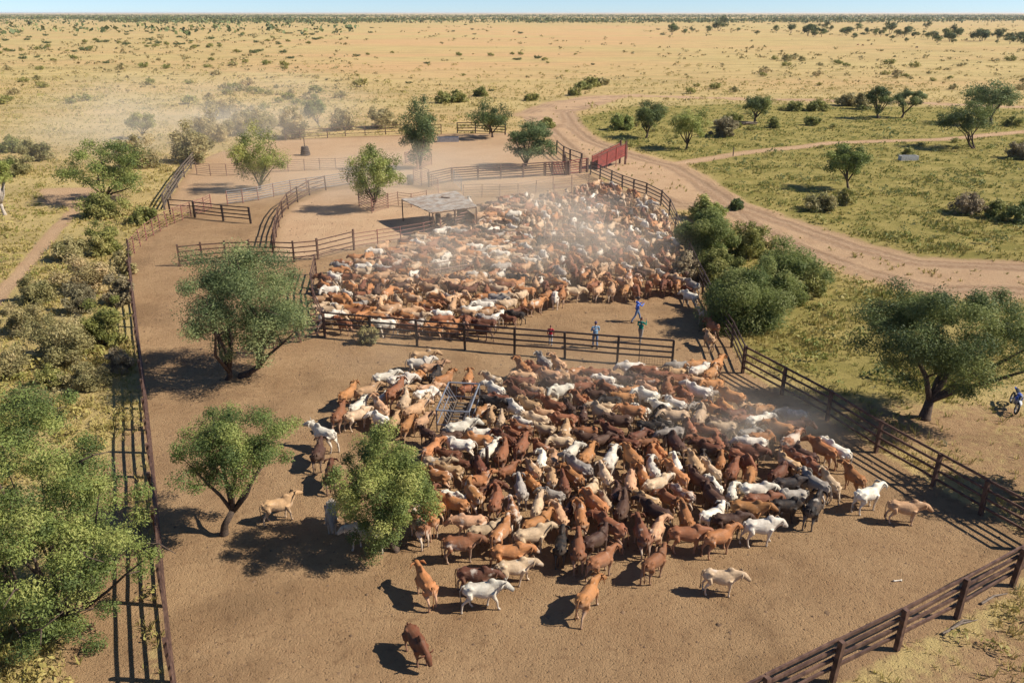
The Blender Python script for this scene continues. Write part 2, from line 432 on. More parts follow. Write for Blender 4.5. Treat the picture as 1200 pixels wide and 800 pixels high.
def grid(x0, x1, y0, y1, step, hole=None):
    xs = np.arange(x0, x1 + step * 0.5, step); ys = np.arange(y0, y1 + step * 0.5, step)
    X, Y = np.meshgrid(xs, ys); P = np.stack([X.ravel(), Y.ravel()], 1)
    nx, ny = len(xs), len(ys)
    i = (np.arange(ny - 1)[:, None] * nx + np.arange(nx - 1)[None]).ravel()
    Q = np.stack([i, i + 1, i + nx + 1, i + nx], 1)
    if hole:
        c = P[Q].mean(1)
        Q = Q[~((c[:, 0] > hole[0]) & (c[:, 0] < hole[1]) & (c[:, 1] > hole[2]) & (c[:, 1] < hole[3]))]
    return P, Q
def build_ground():
    A = (-64, 96, 4, 152, 0.5); B = (-304, 356, -68, 452, 4); Cc = (-1504, 1556, -668, 2452, 60); D = (-30304, 30356, -6068, 42452, 1617)
    parts = [grid(*A), grid(*B, hole=A[:4])]
    Pc, Qc = grid(-1504, 1556, -668, 2452, 20, hole=B[:4])
    parts.append((Pc, Qc))
    parts.append(grid(-1504 - 12240 * 2, 1556 + 12240 * 2, -668 - 3120 * 2, 2452 + 3120 * 10, 1020, hole=(-1504, 1556, -668, 2452)))
    # last grid has its own y pitch that divides the hole
    xs = np.arange(-1504 - 1020 * 24, 1556 + 1020 * 24 + 1, 1020); ys = np.arange(-668 - 1040 * 6, 2452 + 1040 * 34 + 1, 1040)
    X, Y = np.meshgrid(xs, ys); P = np.stack([X.ravel(), Y.ravel()], 1); nx, ny = len(xs), len(ys)
    i = (np.arange(ny - 1)[:, None] * nx + np.arange(nx - 1)[None]).ravel(); Q = np.stack([i, i + 1, i + nx + 1, i + nx], 1)
    c = P[Q].mean(1); Q = Q[~((c[:, 0] > -1504) & (c[:, 0] < 1556) & (c[:, 1] > -668) & (c[:, 1] < 2452))]
    parts[3] = (P, Q)
    off = 0; Ps = []; Qs = []
    for P, Q in parts: Ps.append(P); Qs.append(Q + off); off += len(P)
    P = np.vstack(Ps); Q = np.vstack(Qs)
    nearn = len(parts[0][0])
    bare, sand, green, yard, road, tf, tt, fp = fields(P)
    roadm = np.maximum(sm(road, -.3, .7) * (1 - .85 * sm(road, 2.0, 3.4)), .6 * sm(tf, -1, 1))
    warm = sm(sdist(P, wWARM), -60, 60)
    z = np.zeros(len(P))
    Pn = parts[0][0]
    amp = (1 - sm(yard[:nearn], -2.0, 0.5)) * sm(Pn[:, 0], -64, -54) * (1 - sm(Pn[:, 0], 86, 96)) * (1 - sm(Pn[:, 1], 142, 152)) * sm(Pn[:, 1], 4, 10)
    nz = np.array([mnoise.noise((x * .16, y * .16, 0)) * .10 + mnoise.noise((x * .6, y * .6, 3)) * .035 for x, y in Pn])
    z[:nearn] = amp * nz
    # soil pushed up along the road's edges by the grader
    rd = road[:nearn]; berm = np.exp(-((rd + 0.3) / 0.45) ** 2) * 0.16 * amp
    far_side = Pn[:, 1] > np.interp(Pn[:, 0], [10, 30, 60, 96], [95, 82, 75, 70]); z[:nearn] += berm * far_side
    ctr = P[Q].mean(1)
    f = fields(ctr)
    cls = np.zeros(len(Q), int)
    cls[f[7] > 0] = 4; cls[f[6] > 0] = 3; cls[f[5] > 0] = 3; cls[f[4] > 0] = 2; cls[f[3] > 0] = 1
    for k, nm in ((0, 'ground'), (1, 'yard_ground'), (2, 'dirt_road'), (3, 'vehicle_track'), (4, 'footpath')):
        q = Q[cls == k]; used = np.unique(q); remap = np.full(len(P), -1); remap[used] = np.arange(len(used))
        V = np.column_stack([P[used], z[used]])
        me = np_mesh(nm, V, remap[q], M_GROUND)
        for an, av in (('rd', np.clip(road, -3, 12)), ('warm', warm), ('bare', bare), ('sand', sand), ('green', green), ('road', roadm)):
            a = me.attributes.new(an, 'FLOAT', 'POINT'); a.data.foreach_set('value', av[used].astype(np.float32))
        me.polygons.foreach_set('use_smooth', np.ones(len(me.polygons), bool))
        tag(link(nm, me), kind='structure')
build_ground()

# ------------------------------------------------------------------ grass tufts (nobody could count them)
def tufts(name, P, h, lv, label, cat, blades=6):
    n = len(P)
    ang = RNG.uniform(0, 2 * np.pi, (n, blades)); lean = RNG.uniform(0.1, 0.75, (n, blades)) * h[:, None]
    hh = h[:, None] * RNG.uniform(0.5, 1.15, (n, blades)); w = 0.022 * RNG.uniform(.6, 1.5, (n, blades)) * np.clip(P[:, 1] / 40, .7, 2.0)[:, None]
    r0 = RNG.uniform(0, 0.16, (n, blades))
    d = np.stack([np.cos(ang), np.sin(ang)], -1); s = np.stack([-np.sin(ang), np.cos(ang)], -1)
    base = P[:, None, :] + d * r0[..., None]
    def pt(fr, fh, sw):
        xy = base + d * (lean * fr)[..., None] + s * (w * sw)[..., None]
        return np.concatenate([xy, (hh * fh)[..., None]], -1)
    V = np.stack([pt(0, -.1, -1), pt(0, -.1, 1), pt(.5, .7, .9), pt(1.0, 1.0, -.1)], 2).reshape(-1, 3)
    k = np.arange(n * blades) * 4
    F = np.stack([k, k + 1, k + 2, k + 3], 1)
    L = np.repeat(np.clip(lv[:, None] + RNG.normal(0, .08, (n, blades)), 0, 1).ravel(), 4)
    tag(link(name, np_mesh(name, V, F, L_GRASS, L)), label, cat, kind='stuff')
def fbm(P, s, o=0):
    return np.array([mnoise.fractal((x * s, y * s, o), 1.0, 2.0, 3) for x, y in P])
def scatter_grass():
    n = 330000
    ring = RNG.uniform(0, 1, n)
    d = 10 + 250 * ring ** 1.7
    P = np.column_stack([RNG.uniform(-.80, .86, n) * (d + 8), d])
    f = fields(P)
    keep = (RNG.uniform(0, 1, n) > f[0] * 1.35) | (f[4] > 3)
    keep &= (f[3] < -0.15) & ((f[4] < 0.5) | ((f[4] > 3) & (RNG.uniform(0, 1, n) < .12)))
    P = P[keep]; g = f[2][keep]
    fb = fbm(P, .22)
    k2 = RNG.uniform(0, 1, len(P)) < np.clip(.42 + fb * 1.1, .08, 1) * np.clip(1.15 - P[:, 1] / 240, .04, 1)
    P, g, fb = P[k2], g[k2], fb[k2]
    if len(P) > 60000:
        s = RNG.choice(len(P), 60000, replace=False); P, g, fb = P[s], g[s], fb[s]
    lv = np.clip(RNG.uniform(0, .4, len(P)) + g * RNG.uniform(.0, .7, len(P)) + fbm(P, .09, 5) * .3, 0, .8)
    sp = RNG.uniform(0, 1, len(P)) < .012; lv[sp] = 1
    h = np.clip(P[:, 1] / 140, 1, 1.8) * np.clip(.10 + RNG.gamma(2.0, .045, len(P)) + np.maximum(fb, 0) * .16, .08, .5)
    tufts('dry_grass', P, h, lv, 'straw and olive grass tufts growing outside the yard rails', 'grass', 6)
# ------------------------------------------------------------------ trees and shrubs
def leaf_cloud(rng, C, rad, n, size, aspect=2.6, flat=.75, clv=None):
    idx = rng.integers(0, len(C), n)
    v = rng.normal(0, 1, (n, 3)); v /= np.linalg.norm(v, axis=1)[:, None] + 1e-9
    rr = rng.uniform(0, 1, n) ** .5
    p = C[idx] + v * rr[:, None] * rad[idx][:, None] * np.array([1, 1, flat])
    nrm = v * .7 + rng.normal(0, .55, (n, 3)) + np.array([0, 0, .45])
    nrm /= np.linalg.norm(nrm, axis=1)[:, None] + 1e-9
    a = rng.normal(0, 1, (n, 3)); u = np.cross(nrm, a); u /= np.linalg.norm(u, axis=1)[:, None] + 1e-9
    w = np.cross(nrm, u)
    s = size * rng.uniform(.6, 1.4, n)
    U = u * (s / 2)[:, None]; Wv = w * (s / 2 / aspect)[:, None]
    V = np.stack([p - U, p - Wv + U * .1, p + U, p + Wv + U * .1], 1).reshape(-1, 3)
    F = np.arange(n * 4).reshape(-1, 4)
    base = (clv if clv is not None else rng.uniform(.08, .92, len(C)))[idx]
    lv = np.clip(base + rng.normal(0, .11, n), 0, 1)
    return V, F, np.repeat(lv, 4)
def crown_centers(rng, n, a, b, c, hollow=.45, lump=.35, low=False):
    out = []
    while len(out) < n:
        v = rng.normal(0, 1, 3); v /= np.linalg.norm(v) + 1e-9
        r = rng.uniform(hollow, 1) * (1 + lump * mnoise.noise((v[0] * 1.7 + n, v[1] * 1.7, v[2] * 1.7)))
        if v[2] < -.55 and not low and rng.uniform() < .7: continue
        out.append(v * r * np.array([a, b, c]))
    return np.array(out)
def make_tree(seed, a, b, c, zc, lean=(0, 0), nclump=40, leaves=14000, leaf=.16, trunk_r=.18, leafm=None, bark=None, stems=1,
              flat=.7, fork=.45, crad=.30, skirt=0.0, aspect=2.6, dead=0, low=False, hollow=.45):
    """returns (trunk mesh, crown mesh); origin at the trunk's foot"""
    rng = np.random.default_rng(seed); pr = random.Random(seed)
    C = crown_centers(rng, nclump, a * .86, b * .86, c * .86, hollow, .35, low)
    C += np.array([lean[0], lean[1], zc])
    C[:, 2] = np.maximum(C[:, 2], .25 + skirt)
    rad = rng.uniform(.65, 1.25, nclump) * crad * min(a, b)
    V, F, L = leaf_cloud(rng, C, rad, leaves, leaf, aspect, flat)
    V[:, 2] = np.maximum(V[:, 2], .05)
    crown = np_mesh('crown', V, F, leafm, L)
    mb = MB()
    fz = max(.4, (zc - c) * fork + .25)
    feet = []
    for s in range(stems):
        an = 2 * math.pi * s / stems + pr.uniform(0, 1); off = .0 if stems == 1 else trunk_r * 1.4
        feet.append((Vector((math.cos(an) * off, math.sin(an) * off, -.1)),
                     Vector((lean[0] * .45 + math.cos(an) * off * (2.2 if stems == 2 else 4) + pr.uniform(-.1, .1), lean[1] * .45 + math.sin(an) * off * (2.2 if stems == 2 else 4), fz))))
    groups = [[] for _ in feet]
    for k in range(nclump):
        cc = Vector(C[k]); j = min(range(stems), key=lambda q: (feet[q][1] - cc).length); groups[j].append(cc)
    r1 = trunk_r / math.sqrt(stems) if stems > 1 else trunk_r
    for (ft, fk), gr in zip(feet, groups):
        mid = ft.lerp(fk, .5) + Vector((pr.uniform(-1, 1), pr.uniform(-1, 1), 0)) * .12 * fk.z
        mb.tube([ft, ft + Vector((0, 0, .18)), mid, fk], [r1 * 1.45, r1 * 1.12, r1 * .92, r1 * .8], 8)
        # main limbs
        nl = max(2, min(6, len(gr) // 5))
        if not gr: continue
        pr.shuffle(gr); heads = gr[:nl]
        limbs = []
        for hd in heads:
            e = fk.lerp(hd, .62); m2 = fk.lerp(e, .5) + Vector((pr.uniform(-1, 1), pr.uniform(-1, 1), pr.uniform(-.2, .6))) * .13 * (e - fk).length
            mb.tube([fk - Vector((0, 0, .08)), m2, e, hd], [r1 * .62, r1 * .48, r1 * .36, r1 * .12], 6); limbs.append((m2, e))
        nodes = [(q, r1 * .34) for l in limbs for q in l] + [(h_, r1 * .16) for h_ in heads]
        for cc in sorted(gr[nl:], key=lambda q: (q - fk).length):
            st, sr = min(nodes, key=lambda q: (q[0] - cc).length); r0 = min(sr * .8, r1 * .3)
            m2 = st.lerp(cc, .5) + Vector((pr.uniform(-1, 1), pr.uniform(-1, 1), pr.uniform(-.3, .3))) * .16 * (cc - st).length
            mb.tube([st, m2, cc], [r0, r0 * .8, r0 * .55], 5); nodes.append((cc, r0 * .6)); nodes.append((m2, r0 * .8))
        for _ in range(dead):
            cc = gr[pr.randrange(len(gr))]
            out = cc + Vector((cc.x - lean[0], cc.y - lean[1], .4)).normalized() * a * .22
            p0 = cc + Vector((pr.uniform(-.3, .3), pr.uniform(-.3, .3), .2))
            q = p0.lerp(out, .5) + Vector((pr.uniform(-.3, .3), pr.uniform(-.3, .3), .2))
            mb.tube([cc, p0, q, out], [.05, .045, .03, .012], 5)
            mb.tube([q, q + Vector((pr.uniform(-.6, .6), pr.uniform(-.6, .6), .25))], [.025, .008], 4)
    trunk = mb.mesh('trunk', bark or M_BARK, True)
    return trunk, crown
def crown_fit(base, x0, x1, yt, yb, asym=1.0):
    """ellipsoid radii and centre of a crown standing over a ground pixel, from its box in the photo"""
    B = G(*base); cx, cy = (x0 + x1) / 2, (yt + yb) / 2
    zc = height_at(B.y, cy); s = ppm(B.y, zc); a = (x1 - x0) / 2 / s
    e = math.atan2(CAM_H - zc, B.y); v = (yb - yt) / 2 / s
    c = math.sqrt(max(v * v - (a * asym * math.sin(e)) ** 2, (.38 * a) ** 2)) / math.cos(e)
    lx = (cx - 600) / s - B.x
    return B, a, a * asym, c, max(zc, c * .6), lx
def place_tree(name, label, base, box, seed, cat='tree', asym=1.0, group=None, leanc=1.0, **kw):
    B, a, b, c, zc, lx = crown_fit(base, *box, asym=asym)
    tr, cr = make_tree(seed, a, b, c, zc, lean=(lx * leanc, 0), **kw)
    t = thing(name, label, cat, B, 0, group)
    link('trunk', tr, t); link('crown', cr, t)
    return t

place_tree('acacia_tree', 'broad bluish green acacia with twin trunks in the lane beside the near cross fence', (275, 442), (198, 378, 264, 434), 1, leafm=L_BLUE, low=True,
           nclump=130, leaves=76000, leaf=.12, trunk_r=.26, stems=2, crad=.20, flat=.8, dead=2)
place_tree('acacia_tree', 'small open acacia with a crooked leaning trunk on bare yard soil', (263, 626), (180, 366, 455, 588), 2, leafm=L_ACA, low=True,
           nclump=84, leaves=38000, leaf=.095, trunk_r=.16, crad=.21, flat=.8, hollow=.3, asym=.8)
place_tree('acacia_tree', 'bushy light green tree standing among cattle at the edge of the near herd', (464, 645), (384, 512, 486, 660), 3, leafm=L_ACA, low=True,
           nclump=120, leaves=60000, leaf=.092, trunk_r=.14, crad=.215, flat=.95, skirt=.35)
place_tree('acacia_tree', 'spreading acacia with bare grey branches growing against the outside of the brown fence', (62, 726), (-80, 200, 492, 852), 4, leafm=L_ACA,
           nclump=230, leaves=112000, leaf=.10, trunk_r=.20, stems=4, crad=.145, flat=.7, asym=.95, dead=4, leanc=.6)
place_tree('shade_tree', 'wide dark green shade tree with a black forked trunk beside the parked motorcycle', (1083, 490), (976, 1240, 312, 464), 5, leafm=L_DARK, low=True,
           nclump=120, leaves=74000, leaf=.13, trunk_r=.27, crad=.20, flat=.75, asym=.75)
place_tree('acacia_tree', 'rounded green tree with a short trunk beside the footpath', (117, 236), (62, 182, 158, 231), 6, low=True, leafm=L_ACA, nclump=55, leaves=15000, leaf=.22, trunk_r=.22, crad=.26, asym=.8)
place_tree('acacia_tree', 'leafy green tree beside the silver panel fence', (305, 222), (264, 338, 138, 217), 7, low=True, leafm=L_ACA, nclump=48, leaves=15000, leaf=.2, trunk_r=.16, crad=.28, flat=.9)
place_tree('pepper_tree', 'round bright green tree inside a rusty pipe guard near the shed', (437, 247), (401, 474, 168, 233), 8, low=True, leafm=L_LIME, nclump=48, leaves=15000, leaf=.2, trunk_r=.15, crad=.28, flat=.9)
place_tree('river_gum', 'tall narrow bluish tree inside a pipe guard in the far yard', (493, 198), (464, 517, 106, 193), 9, low=True, leafm=L_BLUE, nclump=55, leaves=15000, leaf=.24, trunk_r=.18, crad=.34, flat=1.0)
place_tree('shade_tree', 'flat topped dark tree by the far yard railing', (577, 161), (547, 606, 114, 153), 10, low=True, leafm=L_DARK, nclump=40, leaves=9000, leaf=.27, trunk_r=.2, crad=.28)
place_tree('shade_tree', 'round dark bluish tree beside the red loading pens', (612, 196), (588, 657, 137, 195), 11, low=True, leafm=L_BLUE, nclump=50, leaves=15000, leaf=.24, trunk_r=.2, crad=.28)
place_tree('shade_tree', 'dark round tree on green pasture across the dirt road with a bright bush beside it', (757, 162), (739, 784, 119, 152), 12, leafm=L_DARK, nclump=36, leaves=7500, leaf=.3, trunk_r=.2, crad=.3)
place_tree('acacia_tree', 'bright green tree on pasture beside a leafless grey bush', (804, 175), (782, 834, 129, 165), 13, leafm=L_LIME, nclump=36, leaves=8000, leaf=.28, trunk_r=.18, crad=.3)
place_tree('acacia_tree', 'lone green tree with a pile of dead logs at its foot', (884, 144), (867, 906, 112, 134), 14, leafm=L_DARK, nclump=30, leaves=6000, leaf=.33, trunk_r=.22, crad=.3)
place_tree('acacia_tree', 'dark spreading tree with a black bent trunk, paired with a greyer tree', (1029, 139), (1010, 1050, 101, 131), 15, leafm=L_DARK, nclump=30, leaves=6000, leaf=.33, trunk_r=.25, crad=.3)
place_tree('acacia_tree', 'greyish tree with an angled trunk, paired with a darker tree', (1057, 138), (1046, 1081, 103, 130), 16, leafm=L_BLUE, nclump=30, leaves=5500, leaf=.33, trunk_r=.22, crad=.3)
place_tree('acacia_tree', 'green tree with thin twin trunks on pasture near the concrete trough', (1140, 174), (1102, 1170, 116, 162), 17, leafm=L_DARK, nclump=44, leaves=9000, leaf=.3, trunk_r=.22, stems=2, crad=.28)
place_tree('shade_tree', 'large dark tree behind the twin trunked tree on the pasture', (1162, 146), (1130, 1197, 92, 132), 18, leafm=L_BLUE, nclump=44, leaves=9000, leaf=.36, trunk_r=.3, crad=.28)
place_tree('acacia_tree', 'small green tree with a thin leaning trunk above the road bend', (994, 222), (962, 1023, 167, 207), 19, leafm=L_ACA, nclump=38, leaves=10000, leaf=.24, trunk_r=.15, crad=.28, flat=.7)
place_tree('river_gum', 'slim upright tree with a white trunk behind the far yard', (375, 149), (354, 383, 114, 143), 20, leafm=L_DARK, nclump=28, leaves=5000, leaf=.3, trunk_r=.16, crad=.36, flat=1, bark=M_BARKP)
place_tree('acacia_tree', 'small dusty brown green tree on the dry plain behind the round footpath tree', (166, 162), (146, 184, 132, 156), 21, leafm=L_OLIV, nclump=28, leaves=5000, leaf=.3, trunk_r=.15, crad=.32)
place_tree('acacia_tree', 'green tree with a pale trunk beside the footpath where the bare patch begins', (6, 252), (-32, 16, 178, 228), 22, leafm=L_LIME, nclump=40, leaves=9000, leaf=.22, trunk_r=.17, crad=.3, bark=M_BARKP)
place_tree('shade_tree', 'tree standing in the corner beyond the rail fences', (1290, 590), (1215, 1365, 440, 560), 23, leafm=L_DARK, nclump=46, leaves=14000, leaf=.2, trunk_r=.22, crad=.28)

def forbs():
    n = 90000; d = 12 + 330 * RNG.uniform(0, 1, n) ** 1.6
    P = np.column_stack([RNG.uniform(-.80, .86, n) * (d + 8), d]); f = fields(P)
    keep = (RNG.uniform(0, 1, n) > f[0] * 1.4) & (f[3] < -.4) & (f[4] < 0); P = P[keep]; g = f[2][keep]
    fb = fbm(P, .13, 9); k = RNG.uniform(0, 1, len(P)) < np.clip(.12 + fb * .75, .03, 1); P, g = P[k], g[k]; k = RNG.uniform(0, 1, len(P)) < np.clip(1.2 - P[:, 1] / 330, .05, 1); P, g = P[k][:8600], g[k][:8600]
    r = (RNG.gamma(3, .085, len(P)) + .10) * np.clip(P[:, 1] / 120, 1, 1.9); C = np.column_stack([P, r * .35]); m = 26
    n = len(P); v = RNG.normal(0, 1, (n, m, 3)); v /= np.linalg.norm(v, axis=2)[..., None]; v[..., 2] = np.abs(v[..., 2])
    p = C[:, None] + v * (r[:, None] * RNG.uniform(.35, 1, (n, m)))[..., None] * np.array([1, 1, .75])
    a = RNG.normal(0, 1, (n, m, 3)); u = np.cross(v, a); u /= np.linalg.norm(u, axis=2)[..., None]; w = np.cross(v, u) * .5 + v * .4
    s = (r[:, None] * RNG.uniform(.12, .30, (n, m)))[..., None]
    V = np.stack([p - u * s, p - w * s * .4, p + u * s, p + w * s], 2).reshape(-1, 3); V[:, 2] = np.maximum(V[:, 2], .0)
    lv = np.clip(.10 + g * .75 + fbm(P, .3, 2) * .45 + RNG.normal(0, .12, n), 0, .82)
    tag(link('weed_clumps', np_mesh('weed_clumps', V, np.arange(n * m * 4).reshape(-1, 4), L_GRASS, np.repeat(lv, m * 4))), 'low olive and straw weed clumps dotted over the grassland', 'weeds', kind='stuff')
scatter_grass()
forbs()

# bushes: fine twiggy crowns down to the ground
def place_bush(label, x, y, w, h, kind, seed, n=6000, leaf=.17, name='bush', cat='bush'):
    lm = {'g': L_OLIV, 'd': L_DUST, 'y': L_GREY, 'b': L_LIME, 'k': L_DARK, 'r': L_THICK}[kind]
    B = G(x, y); s = ppm(B.y, 1)
    a = w / 2 / s; zt = height_at(B.y, y - h * .93)
    e = math.atan2(CAM_H, B.y); v = h / 2 / s
    c = max(.4 * a, min(zt * .62, 1.3 * a)); zc = c * .55
    if leaf is None: leaf = max(.12, 3.4 / s)
    tr, cr = make_tree(seed, a, a * .9, c, zc, nclump=44, leaves=int(n * 1.15), leaf=leaf, trunk_r=.08, leafm=lm, bark=M_TWIG, stems=4, crad=.30, flat=.9, aspect=3.2, fork=.1, low=True, hollow=.25)
    t = thing(name, label, cat, (B.x, B.y, 0), 0)
    link('trunk', tr, t); link('crown', cr, t)
    return t
BUSH = [
    ('large olive bush overhanging the dark rail fence beside the crowded cattle', 822, 302, 84, 64, 'r', 22000),
    ('biggest feathery green bush of the clump outside the dark rail fence', 872, 380, 124, 90, 'r', 38000),
    ('olive bush of the fence clump closest to the dirt road', 926, 330, 96, 54, 'r', 22000),
    ('small bright green bush at the road end of the fence clump', 828, 258, 52, 30, 'b', 7000),
    ('grey leafless bush pressed against the dark rail fence in the bush clump', 803, 330, 40, 52, 'y', 6000),
    ('tiny dark sapling between the fence clump and the dirt road', 862, 246, 20, 18, 'k', 2000),
    ('low dusty bush below the small leaning tree', 962, 246, 46, 24, 'd', 5000),
    ('small grey green bush beside the leaning tree trunk', 990, 240, 26, 24, 'g', 3000),
    ('grey dry bush on the pasture above the road bend', 1132, 251, 44, 30, 'y', 5000),
    ('olive bush next to the grey dry bush above the road bend', 1168, 256, 36, 24, 'g', 4000),
    ('dark olive bush on the pasture edge above the road', 1196, 260, 44, 30, 'k', 5000),
    ('grey leafless bush between the bright tree and the dark tree', 848, 160, 36, 30, 'y', 4000),
    ('olive bush behind the bright green pasture tree', 855, 150, 30, 24, 'g', 3000),
    ('bright green bush beside the dark round pasture tree', 728, 152, 30, 22, 'b', 3000),
    ('dusty green bush touching the round footpath tree', 160, 198, 60, 46, 'd', 7000),
    ('broad dusty bush on straw grass beyond the footpath', 20, 205, 44, 26, 'd', 4000),
    ('dusty olive bush in straw grass near the pale trunked tree', 44, 188, 40, 30, 'd', 4000),
    ('low green bush at the edge of the bare patch', 14, 178, 34, 20, 'g', 3000),
    ('tall dusty bush at the corner of the far yard', 222, 190, 62, 52, 'd', 8000),
    ('dust covered bush behind the far yard corner', 246, 166, 62, 46, 'd', 7000),
    ('dust covered bush half hidden behind the leafy yard tree', 298, 158, 62, 42, 'd', 7000),
    ('olive bush behind the dust beyond the far yard', 262, 138, 46, 26, 'd', 4000),
    ('grey bush along the back rails of the far yard', 345, 162, 44, 42, 'd', 5000),
    ('dusty bush behind the slim white trunked tree', 402, 152, 40, 28, 'd', 4000),
    ('small olive bush behind the curved red fence', 170, 262, 34, 24, 'g', 4000),
    ('low olive bush between the footpath and the curved red fence', 124, 254, 62, 34, 'g', 6000),
    ('round olive bush outside the curve of the red fence', 124, 297, 50, 40, 'g', 7000),
    ('wide dusty bush between the footpath and the brown fence', 108, 340, 76, 54, 'd', 9000),
    ('bare twiggy grey bush against the brown fence', 143, 356, 40, 60, 'y', 7000),
    ('greyish purple dry bush in the middle of the thicket', 95, 366, 48, 40, 'y', 6000),
    ('green mounded bush touching the brown fence', 124, 402, 64, 62, 'g', 11000),
    ('wide olive bush in the thicket outside the brown fence', 72, 422, 92, 62, 'd', 12000),
    ('rounded dusty bush in the thicket beside the footpath', 30, 390, 58, 46, 'd', 7000),
    ('small dark bush in the straw grass outside the brown fence', 60, 452, 40, 26, 'g', 4000),
    ('dry straw coloured bush beside the thicket', 16, 440, 48, 34, 'd', 5000),
    ('small leafy shrub growing under the near rail fence', 432, 402, 32, 30, 'd', 3000),
    ('green bush along the back rails near the tall bluish tree', 448, 150, 40, 34, 'd', 4000),
    ('round olive bush beyond the back rails', 521, 121, 26, 16, 'g', 1800),
    ('olive bush beyond the back rails, in a pair', 536, 120, 26, 18, 'g', 1800),
    ('pale olive bush standing alone beyond the back rails', 563, 113, 22, 14, 'g', 1500),
    ('green bush at the start of the cleared line', 672, 112, 20, 12, 'g', 1500),
    ('bush in the row along the cleared line', 683, 105, 24, 12, 'g', 1500),
    ('largest bush of the row along the cleared line', 692, 102, 28, 13, 'g', 1500),
    ('last pale bush of the row along the cleared line', 704, 100, 22, 11, 'd', 1500),
    ('olive bush near the bend of the dirt road', 623, 118, 18, 12, 'g', 1200),
    ('dark bush in the shade trees between yard and road', 640, 150, 22, 14, 'g', 1500),
    ('green shrub beside the pair of dark trees', 1012, 128, 30, 20, 'd', 2500),
    ('olive bush in front of the log pile tree', 932, 130, 26, 14, 'g', 2000),
    ('wide olive bush on the pasture between two tracks', 958, 130, 30, 16, 'g', 2000),
    ('dusty wide bush between the log pile tree and the dark pair', 995, 124, 36, 18, 'd', 2500),
    ('round bush in the pasture below the log pile tree', 907, 150, 18, 14, 'g', 1500),
    ('low bush in the middle of the pasture', 952, 147, 20, 12, 'g', 1500),
    ('bush beside the large dark tree', 1186, 148, 24, 14, 'g', 1500),
    ('dry bush at the edge of the pasture past the trough', 1195, 186, 34, 24, 'y', 3000),
    ('feathery green bush filling the middle of the fence clump', 846, 330, 66, 44, 'g', 12000),
    ('low feathery bush sloping off the fence clump toward the road', 908, 352, 76, 46, 'r', 12000),
    ('pale olive bush between the two largest bushes of the fence clump', 880, 300, 64, 44, 'g', 10000),
    ('low pale bush where the fence clump thins out in the grass', 948, 345, 50, 28, 'g', 5000),
    ('straw brown brush beside the footpath edge of the thicket', 46, 352, 56, 36, 'd', 6000),
    ('straw brown brush behind the mounded green bush', 104, 398, 50, 40, 'd', 6000),
    ('dry brush against the brown fence above the grey twiggy bush', 146, 322, 30, 34, 'd', 4000),
    ('brown brush between the footpath and the round olive bush', 84, 304, 52, 32, 'd', 5000),
    ('dry brown brush hugging the brown fence below the mounded bush', 142, 436, 36, 38, 'y', 5000),
    ('olive brush at the lower end of the thicket', 104, 456, 56, 34, 'd', 6000),
    ('straw brush on the open grass above the spreading acacia', 38, 478, 60, 30, 'd', 6000),
    ('small olive bush by the concrete trough', 1064, 182, 16, 10, 'g', 900),
]
for i, (lb, x, y, w, h, k, n) in enumerate(BUSH):
    place_bush(lb, x, y, w, h, k, 100 + i, n, None)

# far shrubs and trees on the plain: shared meshes
def far_mesh(seed, leafm, n, leaf, a=1.0, c=.62, zc=.45, trunk=True, ncl=14):
    return make_tree(seed, a, a, c, zc, nclump=ncl, leaves=n, leaf=leaf, trunk_r=.05, leafm=leafm, bark=M_TWIG, stems=2, crad=.42, flat=.85)
SHR = [far_mesh(300 + i, [L_OLIV, L_DUST, L_FAR, L_OLIV][i], 420, .26) for i in range(4)]
TRE = [far_mesh(320 + i, [L_FAR, L_DARK, L_FAR][i], 800, .22, 1.0, .72, 1.05) for i in range(3)]
def put_far(meshes, k, p, s, name, label, cat, group):
    t = thing(name, label, cat, (p.x, p.y, 0), random.uniform(0, 6.28), group)
    t.scale = (s * random.uniform(.9, 1.3), s * random.uniform(.9, 1.2), s * random.uniform(.75, 1.1))
    link('trunk', meshes[k][0], t); link('crown', meshes[k][1], t)
def far_zone(n, x0, x1, y0, y1, wpx, label, group, kinds=(0, 1, 3), bias=1.0, cl=0.5):
    seeds = [(random.uniform(x0, x1), y0 + (y1 - y0) * random.random() ** bias) for _ in range(max(3, n // 5))]
    for _ in range(n):
        if random.random() < cl:
            cx, cy = random.choice(seeds); px = cx + random.gauss(0, 22); py = cy + random.gauss(0, 3.0)
        else: px = random.uniform(x0, x1); py = y0 + (y1 - y0) * random.random() ** bias
        py = min(max(py, y0), y1)
        p = G(px, py); s = ppm(p.y)
        sz = max(.5, min(2.6, random.uniform(*wpx) / 2 / s))
        q = np.array([[p.x, p.y]])
        if fields(q)[0][0] > .55: continue
        put_far(SHR, random.choice(kinds), p, sz, 'shrub', label, 'shrub', group)
far_zone(105, -60, 380, 36, 78, (5, 11), 'small dark shrub dotted across the far straw plain on the footpath side', 'far shrubs on the footpath side', (0, 2, 2))
far_zone(40, -60, 380, 74, 128, (9, 18), 'olive shrub on the straw plain behind the round footpath tree', 'shrubs behind the footpath tree', (0, 1, 3))
far_zone(24, 180, 420, 95, 135, (12, 24), 'dusty shrub between the plain and the back rails of the far yard', 'dusty shrubs behind the far yard', (1, 0, 1))
far_zone(18, 400, 700, 62, 108, (5, 10), 'lone tiny shrub on the open golden plain beyond the yards', 'lone shrubs on the golden plain', (0, 2))
far_zone(34, 760, 1240, 70, 116, (8, 17), 'olive shrub on the straw plain beyond the second track', 'shrubs beyond the second track', (0, 3, 1))
far_zone(22, 690, 1240, 126, 176, (8, 16), 'low green shrub scattered on the green pasture', 'low shrubs on the green pasture', (3, 0))
far_zone(40, -80, 1280, 28, 42, (4, 8), 'minute dark shrub out on the plain below the far woodland', 'minute shrubs below the far woodland', (2,))
